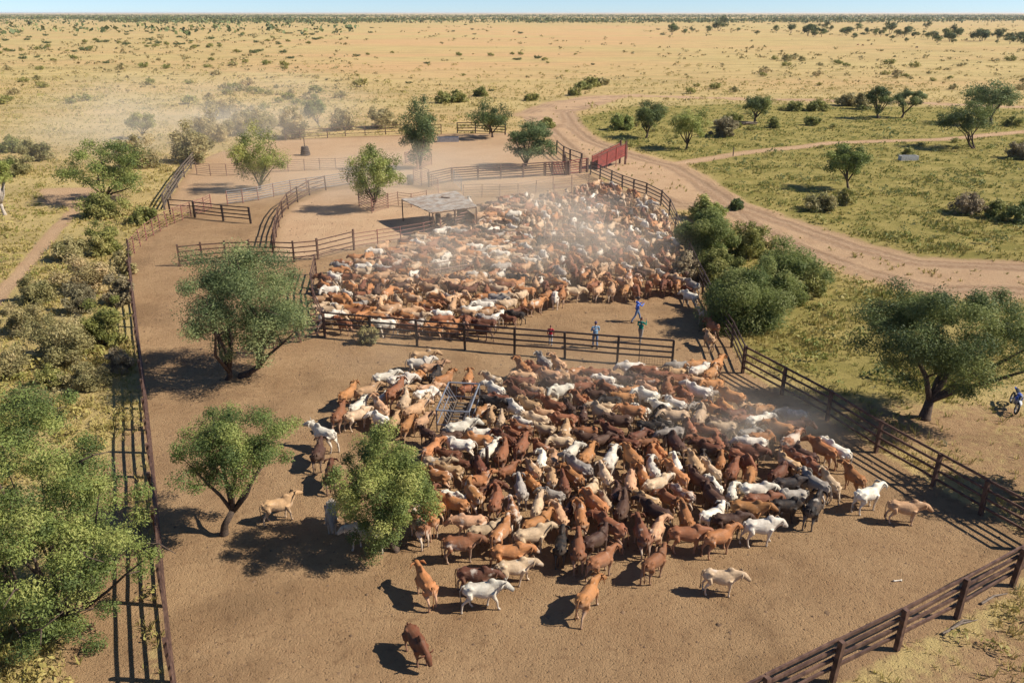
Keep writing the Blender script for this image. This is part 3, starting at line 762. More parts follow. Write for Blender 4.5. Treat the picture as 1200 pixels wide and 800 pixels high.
# line of trees across the plain on the right
for i in range(95):
    px = random.uniform(785, 1260); u = (px - 785) / 475
    py = 36 + u * 14 + random.gauss(0, 3.2); p = G(px, max(30, py)); s = ppm(p.y)
    put_far(TRE, random.randrange(3), p, random.choice((2.6, 3.6, 4.6, 5.6, 7.2)) * random.uniform(.8, 1.2) / s, 'tree', 'dark tree in the loose line crossing the far plain beyond the pasture', 'tree', 'line of trees on the far plain')
def woodland(name, label, rows, n):
    rng = np.random.default_rng(5); Vs, Fs, Ls = [], [], []; off = 0
    for i in range(n):
        y = rng.choice(rows) * rng.uniform(.88, 1.12); x = rng.uniform(-.78, .78) * y
        if mnoise.noise((x * .0012, y * .0011, 3)) < -.05 and rng.uniform() < .9: continue
        if y < 1700 and (x > -.18 * y or rng.uniform() < .5): continue
        h = rng.uniform(4, 10)
        m = 7
        C = rng.normal(0, 1, (5, 3)) * np.array([h * .5, h * .5, h * .16]) + np.array([x, y, h * .5])
        V, F, L = leaf_cloud(rng, C, np.full(5, h * .42), m, h * .5, 1.2, .8)
        V[:, 2] = np.maximum(V[:, 2], 0)
        Vs.append(V); Fs.append(F + off); Ls.append(L); off += len(V)
    tag(link(name, np_mesh(name, np.vstack(Vs), np.vstack(Fs), L_FAR, np.concatenate(Ls))), label, 'woodland', kind='stuff')
woodland('distant_woodland', 'dark band of scrub trees along the horizon', [900, 1200, 1500, 1900, 2400, 2900, 3400, 4200, 4200, 5200, 5200, 6500, 8500], 34000)

def scrub():
    rng = np.random.default_rng(8); Vs, Ls = [], []
    k = 0; PX = rng.uniform(-120, 1320, 14000); PY = 24 + 105 * rng.uniform(0, 1, 14000) ** 1.5
    okb = fields(Gn(PX, PY))[0] <= .4; PX, PY = PX[okb], PY[okb]
    for px, py in zip(PX, PY):
        if k >= 1900: break
        p = G(px, py)
        dens = .9 if px < 420 else .25 if px < 720 else .5
        if rng.uniform() > dens * np.clip(.45 + 1.6 * mnoise.noise((p.x * .006, p.y * .004, 1)), .05, 1): continue
        k += 1; s = ppm(p.y); r = float(np.clip(rng.uniform(1.2, 4.2) / s, .35, 2.4))
        C = rng.normal(0, 1, (4, 3)) * np.array([r * .6, r * .5, r * .12]) + np.array([p.x, p.y, r * .35])
        V, F_, L = leaf_cloud(rng, C, np.full(4, r * .5), 16, r * .6, 1.4, .7); V[:, 2] = np.maximum(V[:, 2], 0); Vs.append(V); Ls.append(L)
    V = np.vstack(Vs)
    tag(link('distant_scrub', np_mesh('distant_scrub', V, np.arange(len(V)).reshape(-1, 4), L_DUST, np.concatenate(Ls))), 'countless tiny scrub bushes speckling the far straw plain', 'scrub', kind='stuff')
scrub()

# ------------------------------------------------------------------ fences
def unit_rail(mat, round_):
    mb = MB()
    if round_: mb.tube([(0, 0, 0), (1, 0, 0)], .5, 8)
    else: mb.box((.5, 0, 0), (1, 1, 1))
    return mb.mesh('rail', mat, False)
def unit_post(mat, round_):
    mb = MB()
    if round_: mb.tube([(0, 0, 0), (0, 0, .97), (0, 0, 1)], [.5, .5, .42], 8)
    else: mb.box((0, 0, .49), (1, 1, .98)); mb.box((0, 0, .985), (.94, .94, .02))
    return mb.mesh('post', mat, False)
UR = {}
def rail_mesh(mat, rd, kind):
    k = (mat.name, rd, kind)
    if k not in UR: UR[k] = (unit_rail if kind == 'r' else unit_post)(mat, rd)
    return UR[k]
def subdivide(pts, step):
    out = [pts[0]]
    for a, b in zip(pts, pts[1:]):
        n = max(1, round((b - a).length / step))
        for i in range(1, n + 1): out.append(a.lerp(b, i / n))
    return out
def fence(name, label, pts, h=1.7, rails=4, mat=None, step=None, rd=False, rr=(.05, .11), pr=.12, lo=.42, pmat=None, cat='fence', side=0.0, ph=None, jit=.015):
    """pts: world points of the fence line; each post and each rail length is a part"""
    if step: pts = subdivide(pts, step)
    o = pts[0]; root = thing(name, label, cat, (o.x, o.y, 0))
    pm = pmat or mat; ph = ph or h + .06
    for i, p in enumerate(pts):
        q = link('post', rail_mesh(pm, rd, 'p'), root, (p.x - o.x, p.y - o.y, -.02))
        nx = pts[min(i + 1, len(pts) - 1)] - pts[max(0, i - 1)]
        q.rotation_euler = (random.gauss(0, jit), random.gauss(0, jit), math.atan2(nx.y, nx.x)); q.scale = (pr, pr, ph + .02 + random.uniform(-.02, .05))
    for a, b in zip(pts, pts[1:]):
        d = b - a; L = d.length; ang = math.atan2(d.y, d.x); sd = Vector((-d.y, d.x, 0)).normalized() * side
        for k in range(rails):
            z = lo + (h - lo) * k / max(1, rails - 1)
            r = link('rail', rail_mesh(mat, rd, 'r'), root, (a.x - o.x + sd.x, a.y - o.y + sd.y, z + random.gauss(0, .006)))
            r.rotation_euler = (random.gauss(0, .03), random.gauss(0, .0075), ang); r.scale = (L + .02, rr[0], rr[1])
    return root
V3 = lambda p: Vector((p.x, p.y, 0))
def F(px): return [V3(G(*p)) for p in px]
# left boundary
fence('rail_fence', 'long straight brown rail fence between the yard lane and the thicket', F([(228, 960), (203, 800), (193, 710), (187, 640), (180, 560), (172, 480), (162, 400), (154, 330), (153, 304)]), 1.75, 4, M_RUST, step=3.0, rr=(.05, .10), side=-.09, pr=.14, ph=1.85)
fence('curved_pipe_fence', 'curved faded red pipe fence sweeping to the dark open gate', F([(153, 304), (158, 297), (165, 289), (172, 282), (180, 276), (188, 271), (196, 266), (205, 262), (214, 258), (224, 254)]), 1.55, 6, M_REDP, rd=True, rr=(.06, .06), pr=.11, lo=.25)
fence('timber_fence', 'grey timber rail fence running up to the dusty corner bushes', F([(193, 246), (200, 233), (208, 220), (216, 208), (224, 198), (231, 190)]), 1.7, 4, M_TIMB, rr=(.09, .14), pr=.2, jit=.05)
# open gate standing into the lane
fence('open_gate', 'dark wide rail gate swung open across the lane beside the curved red fence', F([(229, 255), (262, 259), (294, 262)]), 1.65, 4, M_DARK, rr=(.05, .10), pr=.16, lo=.5, cat='gate')
fence('rail_fence', 'short dark rail linking the timber fence to the open gate', F([(200, 252), (228, 254)]), 1.65, 2, M_DARK, rr=(.05, .09), pr=.13, lo=1.1)
fence('panel_fence', 'galvanised panel fence with red posts curving across the sand', F([(267, 240), (285, 238), (303, 235), (321, 231), (341, 227), (360, 224), (382, 221), (408, 217), (432, 215)]), 1.55, 6, M_PANEL, rd=True, rr=(.06, .11), pr=.12, lo=.22, pmat=M_REDP)
fence('pipe_fence', 'short red pipe panel behind the dark open gate', F([(228, 253), (240, 249), (248, 245)]), 1.55, 6, M_REDP, rd=True, rr=(.06, .08), pr=.11, lo=.22)
fence('curved_rail_fence', 'dark curved rail fence around the pale sandy paddock', F([(382, 223), (363, 229), (349, 237), (338, 245), (331, 255), (327, 266), (324, 278), (322, 291)]), 1.7, 4, M_RUST, rr=(.06, .10), pr=.13, lo=.4)
fence('rail_fence', 'dark cross fence running behind the twin trunked acacia to the pale paddock', F([(211, 312), (238, 309), (266, 307), (294, 306), (322, 306), (345, 307), (373, 304), (415, 293)]), 1.7, 4, M_RUST, rr=(.06, .09), pr=.15, lo=.4, ph=1.9)
fence('pipe_fence', 'thin rusty pipe fence from the cross fence to the shed', F([(415, 293), (443, 288), (470, 284), (497, 279), (517, 274), (526, 268)]), 1.5, 4, M_REDP, rd=True, rr=(.06, .06), pr=.1, lo=.4)
# far yard
fence('pale_pipe_fence', 'pale dusty pipe fence dividing the far yard', F([(231, 204), (247, 206), (266, 206), (285, 205), (312, 203), (338, 201), (357, 200), (375, 199), (394, 199), (410, 198)]), 1.5, 6, M_PALEP, rd=True, rr=(.05, .05), pr=.11, lo=.25)
fence('rail_fence', 'brown back rail fence of the far yard below dusty bushes', F([(335, 165), (352, 164), (384, 162), (405, 160), (428, 159), (452, 158), (478, 157), (502, 157), (517, 157)]), 1.6, 3, M_RUST, rr=(.06, .09), pr=.14, lo=.5)
fence('rail_fence', 'dark solid rail fence behind the flat topped tree', F([(536, 156), (557, 156), (574, 157), (592, 158)]), 1.8, 4, M_DARK, rr=(.07, .12), pr=.18, lo=.4)
fence('board_fence', 'long dusty board fence with close rails leading to the red loading pens', F([(503, 219), (530, 213), (560, 211), (587, 209.5), (613, 208), (638, 206)]), 1.75, 6, M_RUST, rr=(.06, .14), pr=.2, lo=.25)
fence('pale_pipe_fence', 'pale thin pipe fence along the back of the crowded herd', F([(543, 232), (565, 231), (586, 231), (607, 230), (628, 227), (648, 222), (670, 220), (690, 218)]), 1.5, 5, M_PALEP, rd=True, rr=(.05, .05), pr=.1, lo=.3)
# right boundary
fence('rail_fence', 'dark rail fence curving from the loading ramp along the crowded herd', F([(692, 205), (703, 210), (716, 216), (729, 222), (742, 227), (757, 232), (774, 241), (784, 252), (791, 268), (797, 284), (806, 306), (814, 325), (823, 344), (832, 362), (843, 385), (857, 407), (870, 437)]), 1.7, 4, M_DARK, rr=(.06, .10), pr=.15, lo=.42)
fence('rail_fence', 'long dark rail fence between the near herd and the shade tree', F([(870, 437), (916, 462.5), (969, 492.5), (1026, 530), (1093, 569), (1149, 603), (1222, 645)]), 1.7, 4, M_RUST, rr=(.06, .11), pr=.16, lo=.42, ph=1.75)
fence('rail_fence', 'heavy brown rail fence with thick posts closing the open corner of the near yard', F([(1256, 650), (1186, 686), (1121, 724), (1050.5, 761), (975, 799), (893, 842), (800, 890)]), 1.65, 4, M_RUST, rr=(.07, .12), pr=.17, lo=.5, side=-.125, ph=1.72)
# middle fence
cf = fence('rail_fence', 'dark rail fence standing between the two herds with people behind it', F([(381, 395), (435, 400), (489, 405), (545, 409.5), (603, 415), (662, 419.5), (723, 425), (787, 430.5)]), 1.75, 4, M_DARK, rr=(.06, .10), pr=.14, lo=.62, ph=1.8)
a, b = G(748, 427), G(785, 430); o = cf.location
mb = MB(); A1 = Vector((a.x - o.x, a.y - o.y - .1, .12)); B1 = Vector((b.x - o.x, b.y - o.y - .1, .12)); U = Vector((0, 0, 1.55))
mb.tube([A1, B1], .02, 6); mb.tube([A1, A1 + U], .025, 6)
for k in range(1, 12): q = A1.lerp(B1, k / 12); mb.tube([q, q + Vector((0, 0, .48))], .006, 4)
for k in range(1, 4): mb.tube([A1 + Vector((0, 0, .12 * k)), B1 + Vector((0, 0, .12 * k))], .006, 4)
mb.build('wire_mesh', M_DARK, cf)
fence('rail_fence', 'short rusty rail fence from the near cross fence under the twin trunked acacia', F([(381, 395), (352, 401), (322, 408), (300, 414)]), 1.7, 4, M_RUST, rr=(.06, .10), pr=.14)
fence('rail_fence', 'short rusty rail fence closing the herd beside the twin trunked acacia', F([(381, 394), (369, 366), (366, 345), (371, 322)]), 1.7, 4, M_RUST, rr=(.06, .10), pr=.14)
# tree guards and pens
for lb, pts in (('square rusty pipe guard around the bright round tree', [(421, 242), (436, 250), (455, 244), (441, 237), (421, 242)]),
                ('square pipe guard around the tall bluish tree', [(475, 192), (489, 199), (506, 193), (492, 187), (475, 192)])):
    fence('tree_guard', lb, F(pts), 1.6, 6, M_REDP, rd=True, rr=(.06, .06), pr=.09, lo=.2, cat='tree guard')
fence('pipe_fence', 'rusty pipe pen panels beside the tree guard and shed', F([(455, 244), (467, 241), (482, 243), (500, 239)]), 1.5, 5, M_REDP, rd=True, rr=(.05, .05), pr=.09, lo=.3)
fence('pipe_gate', 'open rusty pipe gate casting barred shadows beside the sorting pens', F([(506, 219), (514, 226)]), 1.6, 6, M_REDP, rd=True, rr=(.06, .06), pr=.1, lo=.2, cat='gate')
fence('pipe_gate', 'pale galvanised gate standing open at the end of the board fence', F([(532, 215), (541, 224)]), 1.6, 6, M_GALV, rd=True, rr=(.06, .06), pr=.09, lo=.2, cat='gate')
fence('sorting_pen', 'small dusty pipe sorting pen beside a dark drum', F([(485, 213), (494, 210), (503, 214), (494, 218), (485, 213)]), 1.6, 6, M_REDP, rd=True, rr=(.06, .06), pr=.12, lo=.2, cat='pen')
fence('rail_fence', 'black rail fence on the roadside of the red loading pens', F([(652, 180), (660, 187), (668, 191), (681, 196)]), 1.9, 3, M_DARK, rr=(.07, .10), pr=.2, lo=.5)
fence('pipe_fence', 'low rusty pipe panel at the back of the crowded herd', F([(649, 228), (670, 226)]), 1.2, 3, M_REDP, rd=True, rr=(.06, .06), pr=.1, lo=.35)
fence('red_gate', 'red pen gate between thick brown posts at the loading pens', F([(639, 206), (647, 206), (663, 205.5)]), 1.75, 6, M_RAMP, rr=(.05, .13), pr=.24, lo=.25, pmat=M_RUST, cat='gate')
fence('red_gate', 'darker red pen gate closest to the loading ramp', F([(667, 205), (680, 203), (688, 202)]), 1.85, 6, M_RAMP, rr=(.05, .10), pr=.26, lo=.25, pmat=M_RUST, cat='gate')
fence('red_gate', 'red gate turned sideways behind the loading pens', F([(665, 205), (662, 197), (660, 190)]), 1.8, 6, M_RUST, rr=(.05, .12), pr=.24, lo=.25, cat='gate')

# loading ramp: two sloping plank sides, cleated floor, legs, high end post
def loading_ramp():
    p0 = V3(G(700, 199)); p1 = V3(G(732, 193)); d = (p1 - p0); L = d.length; ang = math.atan2(d.y, d.x)
    t = thing('loading_ramp', 'red cattle loading ramp rising to a tall end post beside the dirt road', 'loading ramp', (p0.x, p0.y, 0), ang)
    W_ = 1.0; z0, z1 = .05, 1.25
    zf = lambda x: z0 + (z1 - z0) * x / L
    for sy in (0, W_):
        for k in range(6):
            mb = MB(); mb.tube([(0, sy, zf(0) + .12 + k * .28), (L, sy, zf(L) + .12 + k * .28)], [(.02, .125)] * 2, 4); 
            mb.v = [Vector(v) for v in mb.v]
            q = MB(); 
            for i in range(1):
                hz = .125
                vs_ = []
                for x in (0, L):
                    for dy in (-.02, .02):
                        for dz in (-hz, hz): vs_.append((x, sy + dy, zf(x) + .14 + k * .28 + dz))
                q.v = [Vector(v) for v in vs_]; q.f = [[0, 1, 3, 2], [4, 6, 7, 5], [0, 4, 5, 1], [2, 3, 7, 6], [0, 2, 6, 4], [1, 5, 7, 3]]
            q.build('side_plank', M_RAMP, t)
        MB().tube([(0, sy, zf(0) + 1.78), (L, sy, zf(L) + 1.78)], .045, 8).build('top_rail', M_RUST, t)
        for f in (0, .33, .66, 1):
            x = f * L; MB().box((x, sy + (-.05 if sy == 0 else .05), (zf(x) + 1.85) / 2), (.1, .06, zf(x) + 1.85)).build('upright', M_RAMP, t)
        MB().box((L + .1, sy, 1.65), (.22, .2, 3.3)).build('end_post', M_RUST, t)
        MB().box((L + .3, sy, 1.75), (.16, .12, 1.9)).build('bumper', M_RAMP, t)
    q = MB(); q.v = [Vector((x, y, zf(x) + dz)) for x in (0, L) for y in (.03, W_ - .03) for dz in (-.05, 0)]
    q.f = [[0, 1, 3, 2], [4, 6, 7, 5], [0, 4, 5, 1], [2, 3, 7, 6], [0, 2, 6, 4], [1, 5, 7, 3]]
    q.build('floor', M_RUST, t)
    mb = MB()
    for k in range(12): x = L * (k + .5) / 12; mb.box((x, W_ / 2, zf(x) + .02), (.05, W_ - .1, .04))
    mb.build('cleat', M_RAMP, t)
loading_ramp()

# ------------------------------------------------------------------ shed
def shed():
    z = 2.35
    A, Bk, Cc, D = (G(471, 233, z), G(533, 224, z + .35), G(558, 242, z + .35), G(507, 249, z))
    o = D.copy(); o.z = 0
    t = thing('shed', 'open sided shed with a rusty corrugated iron roof on pipe posts', 'shed', o)
    o3 = Vector((D.x, D.y, 0))
    A, Bk, Cc, D = (q - o3 for q in (A, Bk, Cc, D))
    # sheets run from edge A-D to edge B-C
    n = 9; cor = 7
    for i in range(n):
        f0, f1 = i / n, (i + 1) / n
        V, Fc = [], []
        for k in range(cor * 4 + 1):
            f = f0 + (f1 - f0) * k / (cor * 4)
            a = D.lerp(A, f); b = Cc.lerp(Bk, f); w = .022 * math.sin(k / 4 * 2 * math.pi) + (.012 if i % 2 else 0)
            ov = random.Random(i).uniform(-.04, .1) if k == 0 else ov
            e = (b - a).normalized()
            V += [a - e * (.12 + ov) + Vector((0, 0, w)), b + e * (.12 + ov * .5) + Vector((0, 0, w))]
        for k in range(cor * 4): Fc.append([2 * k, 2 * k + 1, 2 * k + 3, 2 * k + 2])
        link('roof_sheet', mesh_from('roof_sheet', V, Fc, M_ROOF, True), t)
    for q in (A, Bk, Cc, D, A.lerp(Bk, .5), D.lerp(Cc, .5)):
        MB().tube([(q.x, q.y, -.1), (q.x, q.y, q.z - .05)], .06, 8).build('post', M_RUST, t)
    for a, b in ((A, D), (Bk, Cc), (A.lerp(Bk, .5), D.lerp(Cc, .5)), (A, Bk), (D, Cc)):
        MB().tube([a - Vector((0, 0, .1)), b - Vector((0, 0, .1))], .045, 6).build('beam', M_RUST, t)
    for f in (.3, .62):
        q = A.lerp(Bk, .5).lerp(D.lerp(Cc, .5), f)
    mb = MB()
    p = A.lerp(Bk, .62).lerp(D.lerp(Cc, .62), .28)
    mb.tube([p + Vector((0, 0, .07)), p + Vector((.9, -.5, .07))], .07, 6); mb.build('loose_pipe', M_RUST, t)
    # sheeted wall at the back and drums inside
    w0, w1 = Bk.lerp(Cc, .08), Bk.lerp(Cc, .92)
    for k in range(6):
        a = w0.lerp(w1, k / 6); b = w0.lerp(w1, (k + .97) / 6)
        mb = MB(); m = (a + b) / 2; d = b - a
        mb.box((m.x, m.y, .85), (math.hypot(d.x, d.y), .03, 1.7), Matrix.Rotation(math.atan2(d.y, d.x), 3, 'Z')); mb.build('wall_sheet', M_RUST, t)
    for f, g in ((.75, .3), (.55, .25), (.35, .4)):
        q = A.lerp(Bk, f).lerp(D.lerp(Cc, f), g)
        dr = MB().tube([(q.x + o3.x, q.y + o3.y, 0), (q.x + o3.x, q.y + o3.y, .3), (q.x + o3.x, q.y + o3.y, .32), (q.x + o3.x, q.y + o3.y, .6), (q.x + o3.x, q.y + o3.y, .88)], [.28, .28, .3, .28, .28], 14)
        tag(dr.build('drum', M_RUST, None, True), 'dark rusty drum standing in the shade under the shed roof', 'drum', 'drums under the shed')
shed()
fence('pipe_fence', 'red pipe yard panel in front of the shed corner', F([(516, 276), (527, 271), (549, 266)]), 1.55, 6, M_REDP, rd=True, rr=(.06, .1), pr=.12, lo=.2)

# ------------------------------------------------------------------ feed racks
def feed_rack(label, loc, rz, s=1.0, mat=M_GALV):
    t = thing('feed_rack', label, 'feed rack', loc, rz, 'steel feed racks'); t.scale = (s, s, s)
    X, Y, Z = .85, 1.65, 1.25
    for sx in (-1, 1):
        for sy in (-1, 1): MB().tube([(sx * X, sy * Y, -.02), (sx * X, sy * Y, Z)], .038, 8).build('leg', mat, t)
        MB().tube([(sx * X, -Y, Z), (sx * X, Y, Z)], .042, 8).build('top_rail', mat, t)
        MB().tube([(sx * X, -Y, .42), (sx * X, Y, .42)], .03, 8).build('lower_rail', mat, t)
        for k in range(1, 10):
            y = -Y + 2 * Y * k / 10; MB().tube([(sx * X, y, Z - .02), (sx * X * .45, y, .40)], .014, 5).build('bar', mat, t)
        MB().box((sx * .38, 0, .22), (.05, 2 * Y - .2, .18)).build('trough_side', M_TIMB, t)
    for sy in (-1, 1):
        MB().tube([(-X, sy * Y, Z), (X, sy * Y, Z)], .042, 8).build('top_rail', mat, t)
        MB().tube([(-X, sy * Y, .42), (X, sy * Y, .42)], .03, 8).build('lower_rail', mat, t)
        for k in (1, 2, 3): x = -X + 2 * X * k / 4; MB().tube([(x, sy * Y, .42), (x, sy * Y, Z)], .016, 5).build('bar', mat, t)
    for k in range(8): y = -Y + .3 + (2 * Y - .6) * k / 7; MB().box((0, y, .16), (.72, .16, .04)).build('slat', M_TIMB, t)
    return t
p = G(538, 489); feed_rack('galvanised pipe feed rack open at the top, surrounded by near herd cattle', (p.x, p.y, 0), R(-7))
p = G(527, 327); feed_rack('rusty pale feed rack in the crowded herd toward the shed', (p.x, p.y, 0), R(-60), 1.0, M_PALEP)
p = G(661, 291); feed_rack('dusty pale feed rack with upright bars deep in the crowded herd', (p.x, p.y, 0), R(85), 1.1, M_PALEP)
p = G(571, 556)
tag(MB().tube([(p.x, p.y, -.1), (p.x, p.y, 1.45), (p.x, p.y, 1.5)], [.09, .09, .07], 8).build('post', M_DARK), 'lone short dark post standing among the near herd cattle', 'post')

# ------------------------------------------------------------------ small things in the place
p = G(358, 182)
t = thing('tyre_stack', 'dark tapering stack of tyres with an upright stake in the far yard', 'tyre stack', (p.x, p.y, 0))
for k in range(5): MB().torus((0, 0, .14 + k * .26), (0, 0, 1), .62 - .05 * k, .15, 20, 8).build('tyre', simple('dusty_tyre', (.07, .055, .045), (.12, .09, .07), .9), t, True)
MB().tube([(0, 0, 0), (0, 0, 2.6)], .07, 6).build('stake', M_TIMB, t)
def trough(name, label, px, mat, L, Wd, Hh, rz, wall=.08):
    p = G(*px); t = thing(name, label, 'trough', (p.x, p.y, 0), rz)
    for sy in (-1, 1): MB().box((0, sy * (Wd / 2 - wall / 2), Hh / 2), (L, wall, Hh)).build('side', mat, t)
    for sx in (-1, 1): MB().box((sx * (L / 2 - wall / 2), 0, Hh / 2), (wall, Wd - 2 * wall - .004, Hh - .004)).build('end', mat, t)
    MB().box((0, 0, .1), (L - 2 * wall - .01, Wd - 2 * wall - .01, .1)).build('base', mat, t)
    MB().box((0, 0, Hh * .8), (L - 2 * wall - .01, Wd - 2 * wall - .01, .02)).build('water', simple('trough_water', (.05, .07, .07), (.04, .05, .05), .06, 0, 2, 0, .5), t)
trough('water_trough', 'long galvanised water trough by the back rails of the far yard', (525, 166), M_GALV, 3.6, 1.2, .75, R(6), .06)
trough('concrete_trough', 'bleached concrete trough on the green pasture', (1064, 188), M_CONC, 2.6, 1.0, .7, R(4), .12)
p = G(481, 216)
tag(MB().tube([(p.x, p.y, 0), (p.x, p.y, .5), (p.x, p.y, 1.15)], [.4, .42, .4], 14).build('drum', M_DARK, None, True), 'upright black drum outside the small sorting pen', 'drum')
p = G(859, 183)
tag(MB().tube([(p.x, p.y, -.1), (p.x, p.y, 1.3)], .08, 6).build('post', M_TIMB), 'lone weathered timber post beside the thin sandy track', 'post')
lp = G(876, 146)
for k in range(6):
    a = random.uniform(-.5, .5); x, y = lp.x + random.uniform(-1.6, 1.6), lp.y + random.uniform(-1, 1); L = random.uniform(1.4, 3)
    d = Vector((math.cos(a), math.sin(a), 0)) * L / 2; z = .16 + .22 * (k % 2)
    tag(MB().tube([Vector((x, y, z)) - d, Vector((x, y, z + .05)), Vector((x, y, z)) + d], [.17, .14, .1], 8).build('log', M_TWIG), 'grey dead log in the pile at the foot of a lone pasture tree', 'log', 'dead logs under the pasture tree')
p = G(1052, 681)
tag(MB().tube([(p.x - .17, p.y, .04), (p.x - .12, p.y, .035), (p.x + .1, p.y + .03, .035), (p.x + .16, p.y + .02, .04)], [.045, .025, .025, .045], 8).build('bone', M_BONE, None, True), 'bleached bone lying on open yard soil', 'bone')
for i, (bx, by, l) in enumerate(((1125, 735, 1.0), (1165, 702, .8), (1128, 731, .5))):
    p = G(bx, by); d = Vector((.8, .35, 0)) * l
    tag(MB().tube([p - d + Vector((0, 0, .05)), p + Vector((.05, .1, .09)), p + d + Vector((0, 0, .04))], [.05, .04, .015], 6).build('dead_branch', M_TWIG),
        'fallen grey branch on dry ground outside the heavy brown fence', 'branch', 'fallen branches outside the heavy fence')
# clods and stones scattered over the yard floor
def clods():
    n = 9000; P = np.column_stack([RNG.uniform(-26, 34, n), 14 + 75 * RNG.uniform(0, 1, n) ** 1.4])
    P = P[sdist(P, wYARD) > .2]; n = len(P); s = RNG.gamma(2, .014, n) + .012
    o = np.array([[1, 0, 0], [0, 1, 0], [-1, 0, 0], [0, -1, 0], [0, 0, .8], [0, 0, -.3]])
    V = (P[:, None, :].repeat(6, 1)); V = np.concatenate([V, np.zeros((n, 6, 1))], -1) + o[None] * s[:, None, None] * RNG.uniform(.6, 1.4, (n, 6, 1))
    f = np.array([[0, 1, 4], [1, 2, 4], [2, 3, 4], [3, 0, 4]]); Fc = (np.arange(n)[:, None, None] * 6 + f[None]).reshape(-1, 3)
    tag(link('soil_clods', np_mesh('soil_clods', V.reshape(-1, 3), Fc, simple('clod', (.27, .17, .095), (.12, .075, .045), .95, 0, 3), tri=True)), 'loose dung and soil clods scattered over the yard floor', 'clods', kind='stuff')
clods()

# ------------------------------------------------------------------ cattle
def apply_mods(me, mods):
    o = bpy.data.objects.new('tmp', me); COL.objects.link(o)
    for t, kw in mods:
        m = o.modifiers.new(t, t)
        for k, v in kw.items(): setattr(m, k, v)
    dg = bpy.context.evaluated_depsgraph_get(); dg.update()
    r = bpy.data.meshes.new_from_object(o.evaluated_get(dg))
    bpy.data.objects.remove(o)
    return r
def rings(mb, secs, n=12):
    """closed loft through (centre, half width, half height) rings; side axis kept level"""
    b = len(mb.v); m = len(secs)
    for i, (c, rw, rh) in enumerate(secs):
        c = Vector(c); t = Vector(secs[min(i + 1, m - 1)][0]) - Vector(secs[max(i - 1, 0)][0]); t.normalize()
        side = Vector((-t.y, t.x, 0))
        side = side.normalized() if side.length > .05 else Vector((0, 1, 0))
        up = t.cross(side)
        for k in range(n):
            a = 2 * math.pi * k / n
            mb.v.append(c + side * (math.cos(a) * rw) + up * (math.sin(a) * rh))
    for i in range(m - 1):
        for k in range(n):
            k2 = (k + 1) % n; mb.f.append([b + i * n + k, b + i * n + k2, b + (i + 1) * n + k2, b + (i + 1) * n + k])
    mb.f.append([b + k for k in range(n)][::-1]); mb.f.append([b + (m - 1) * n + k for k in range(n)])
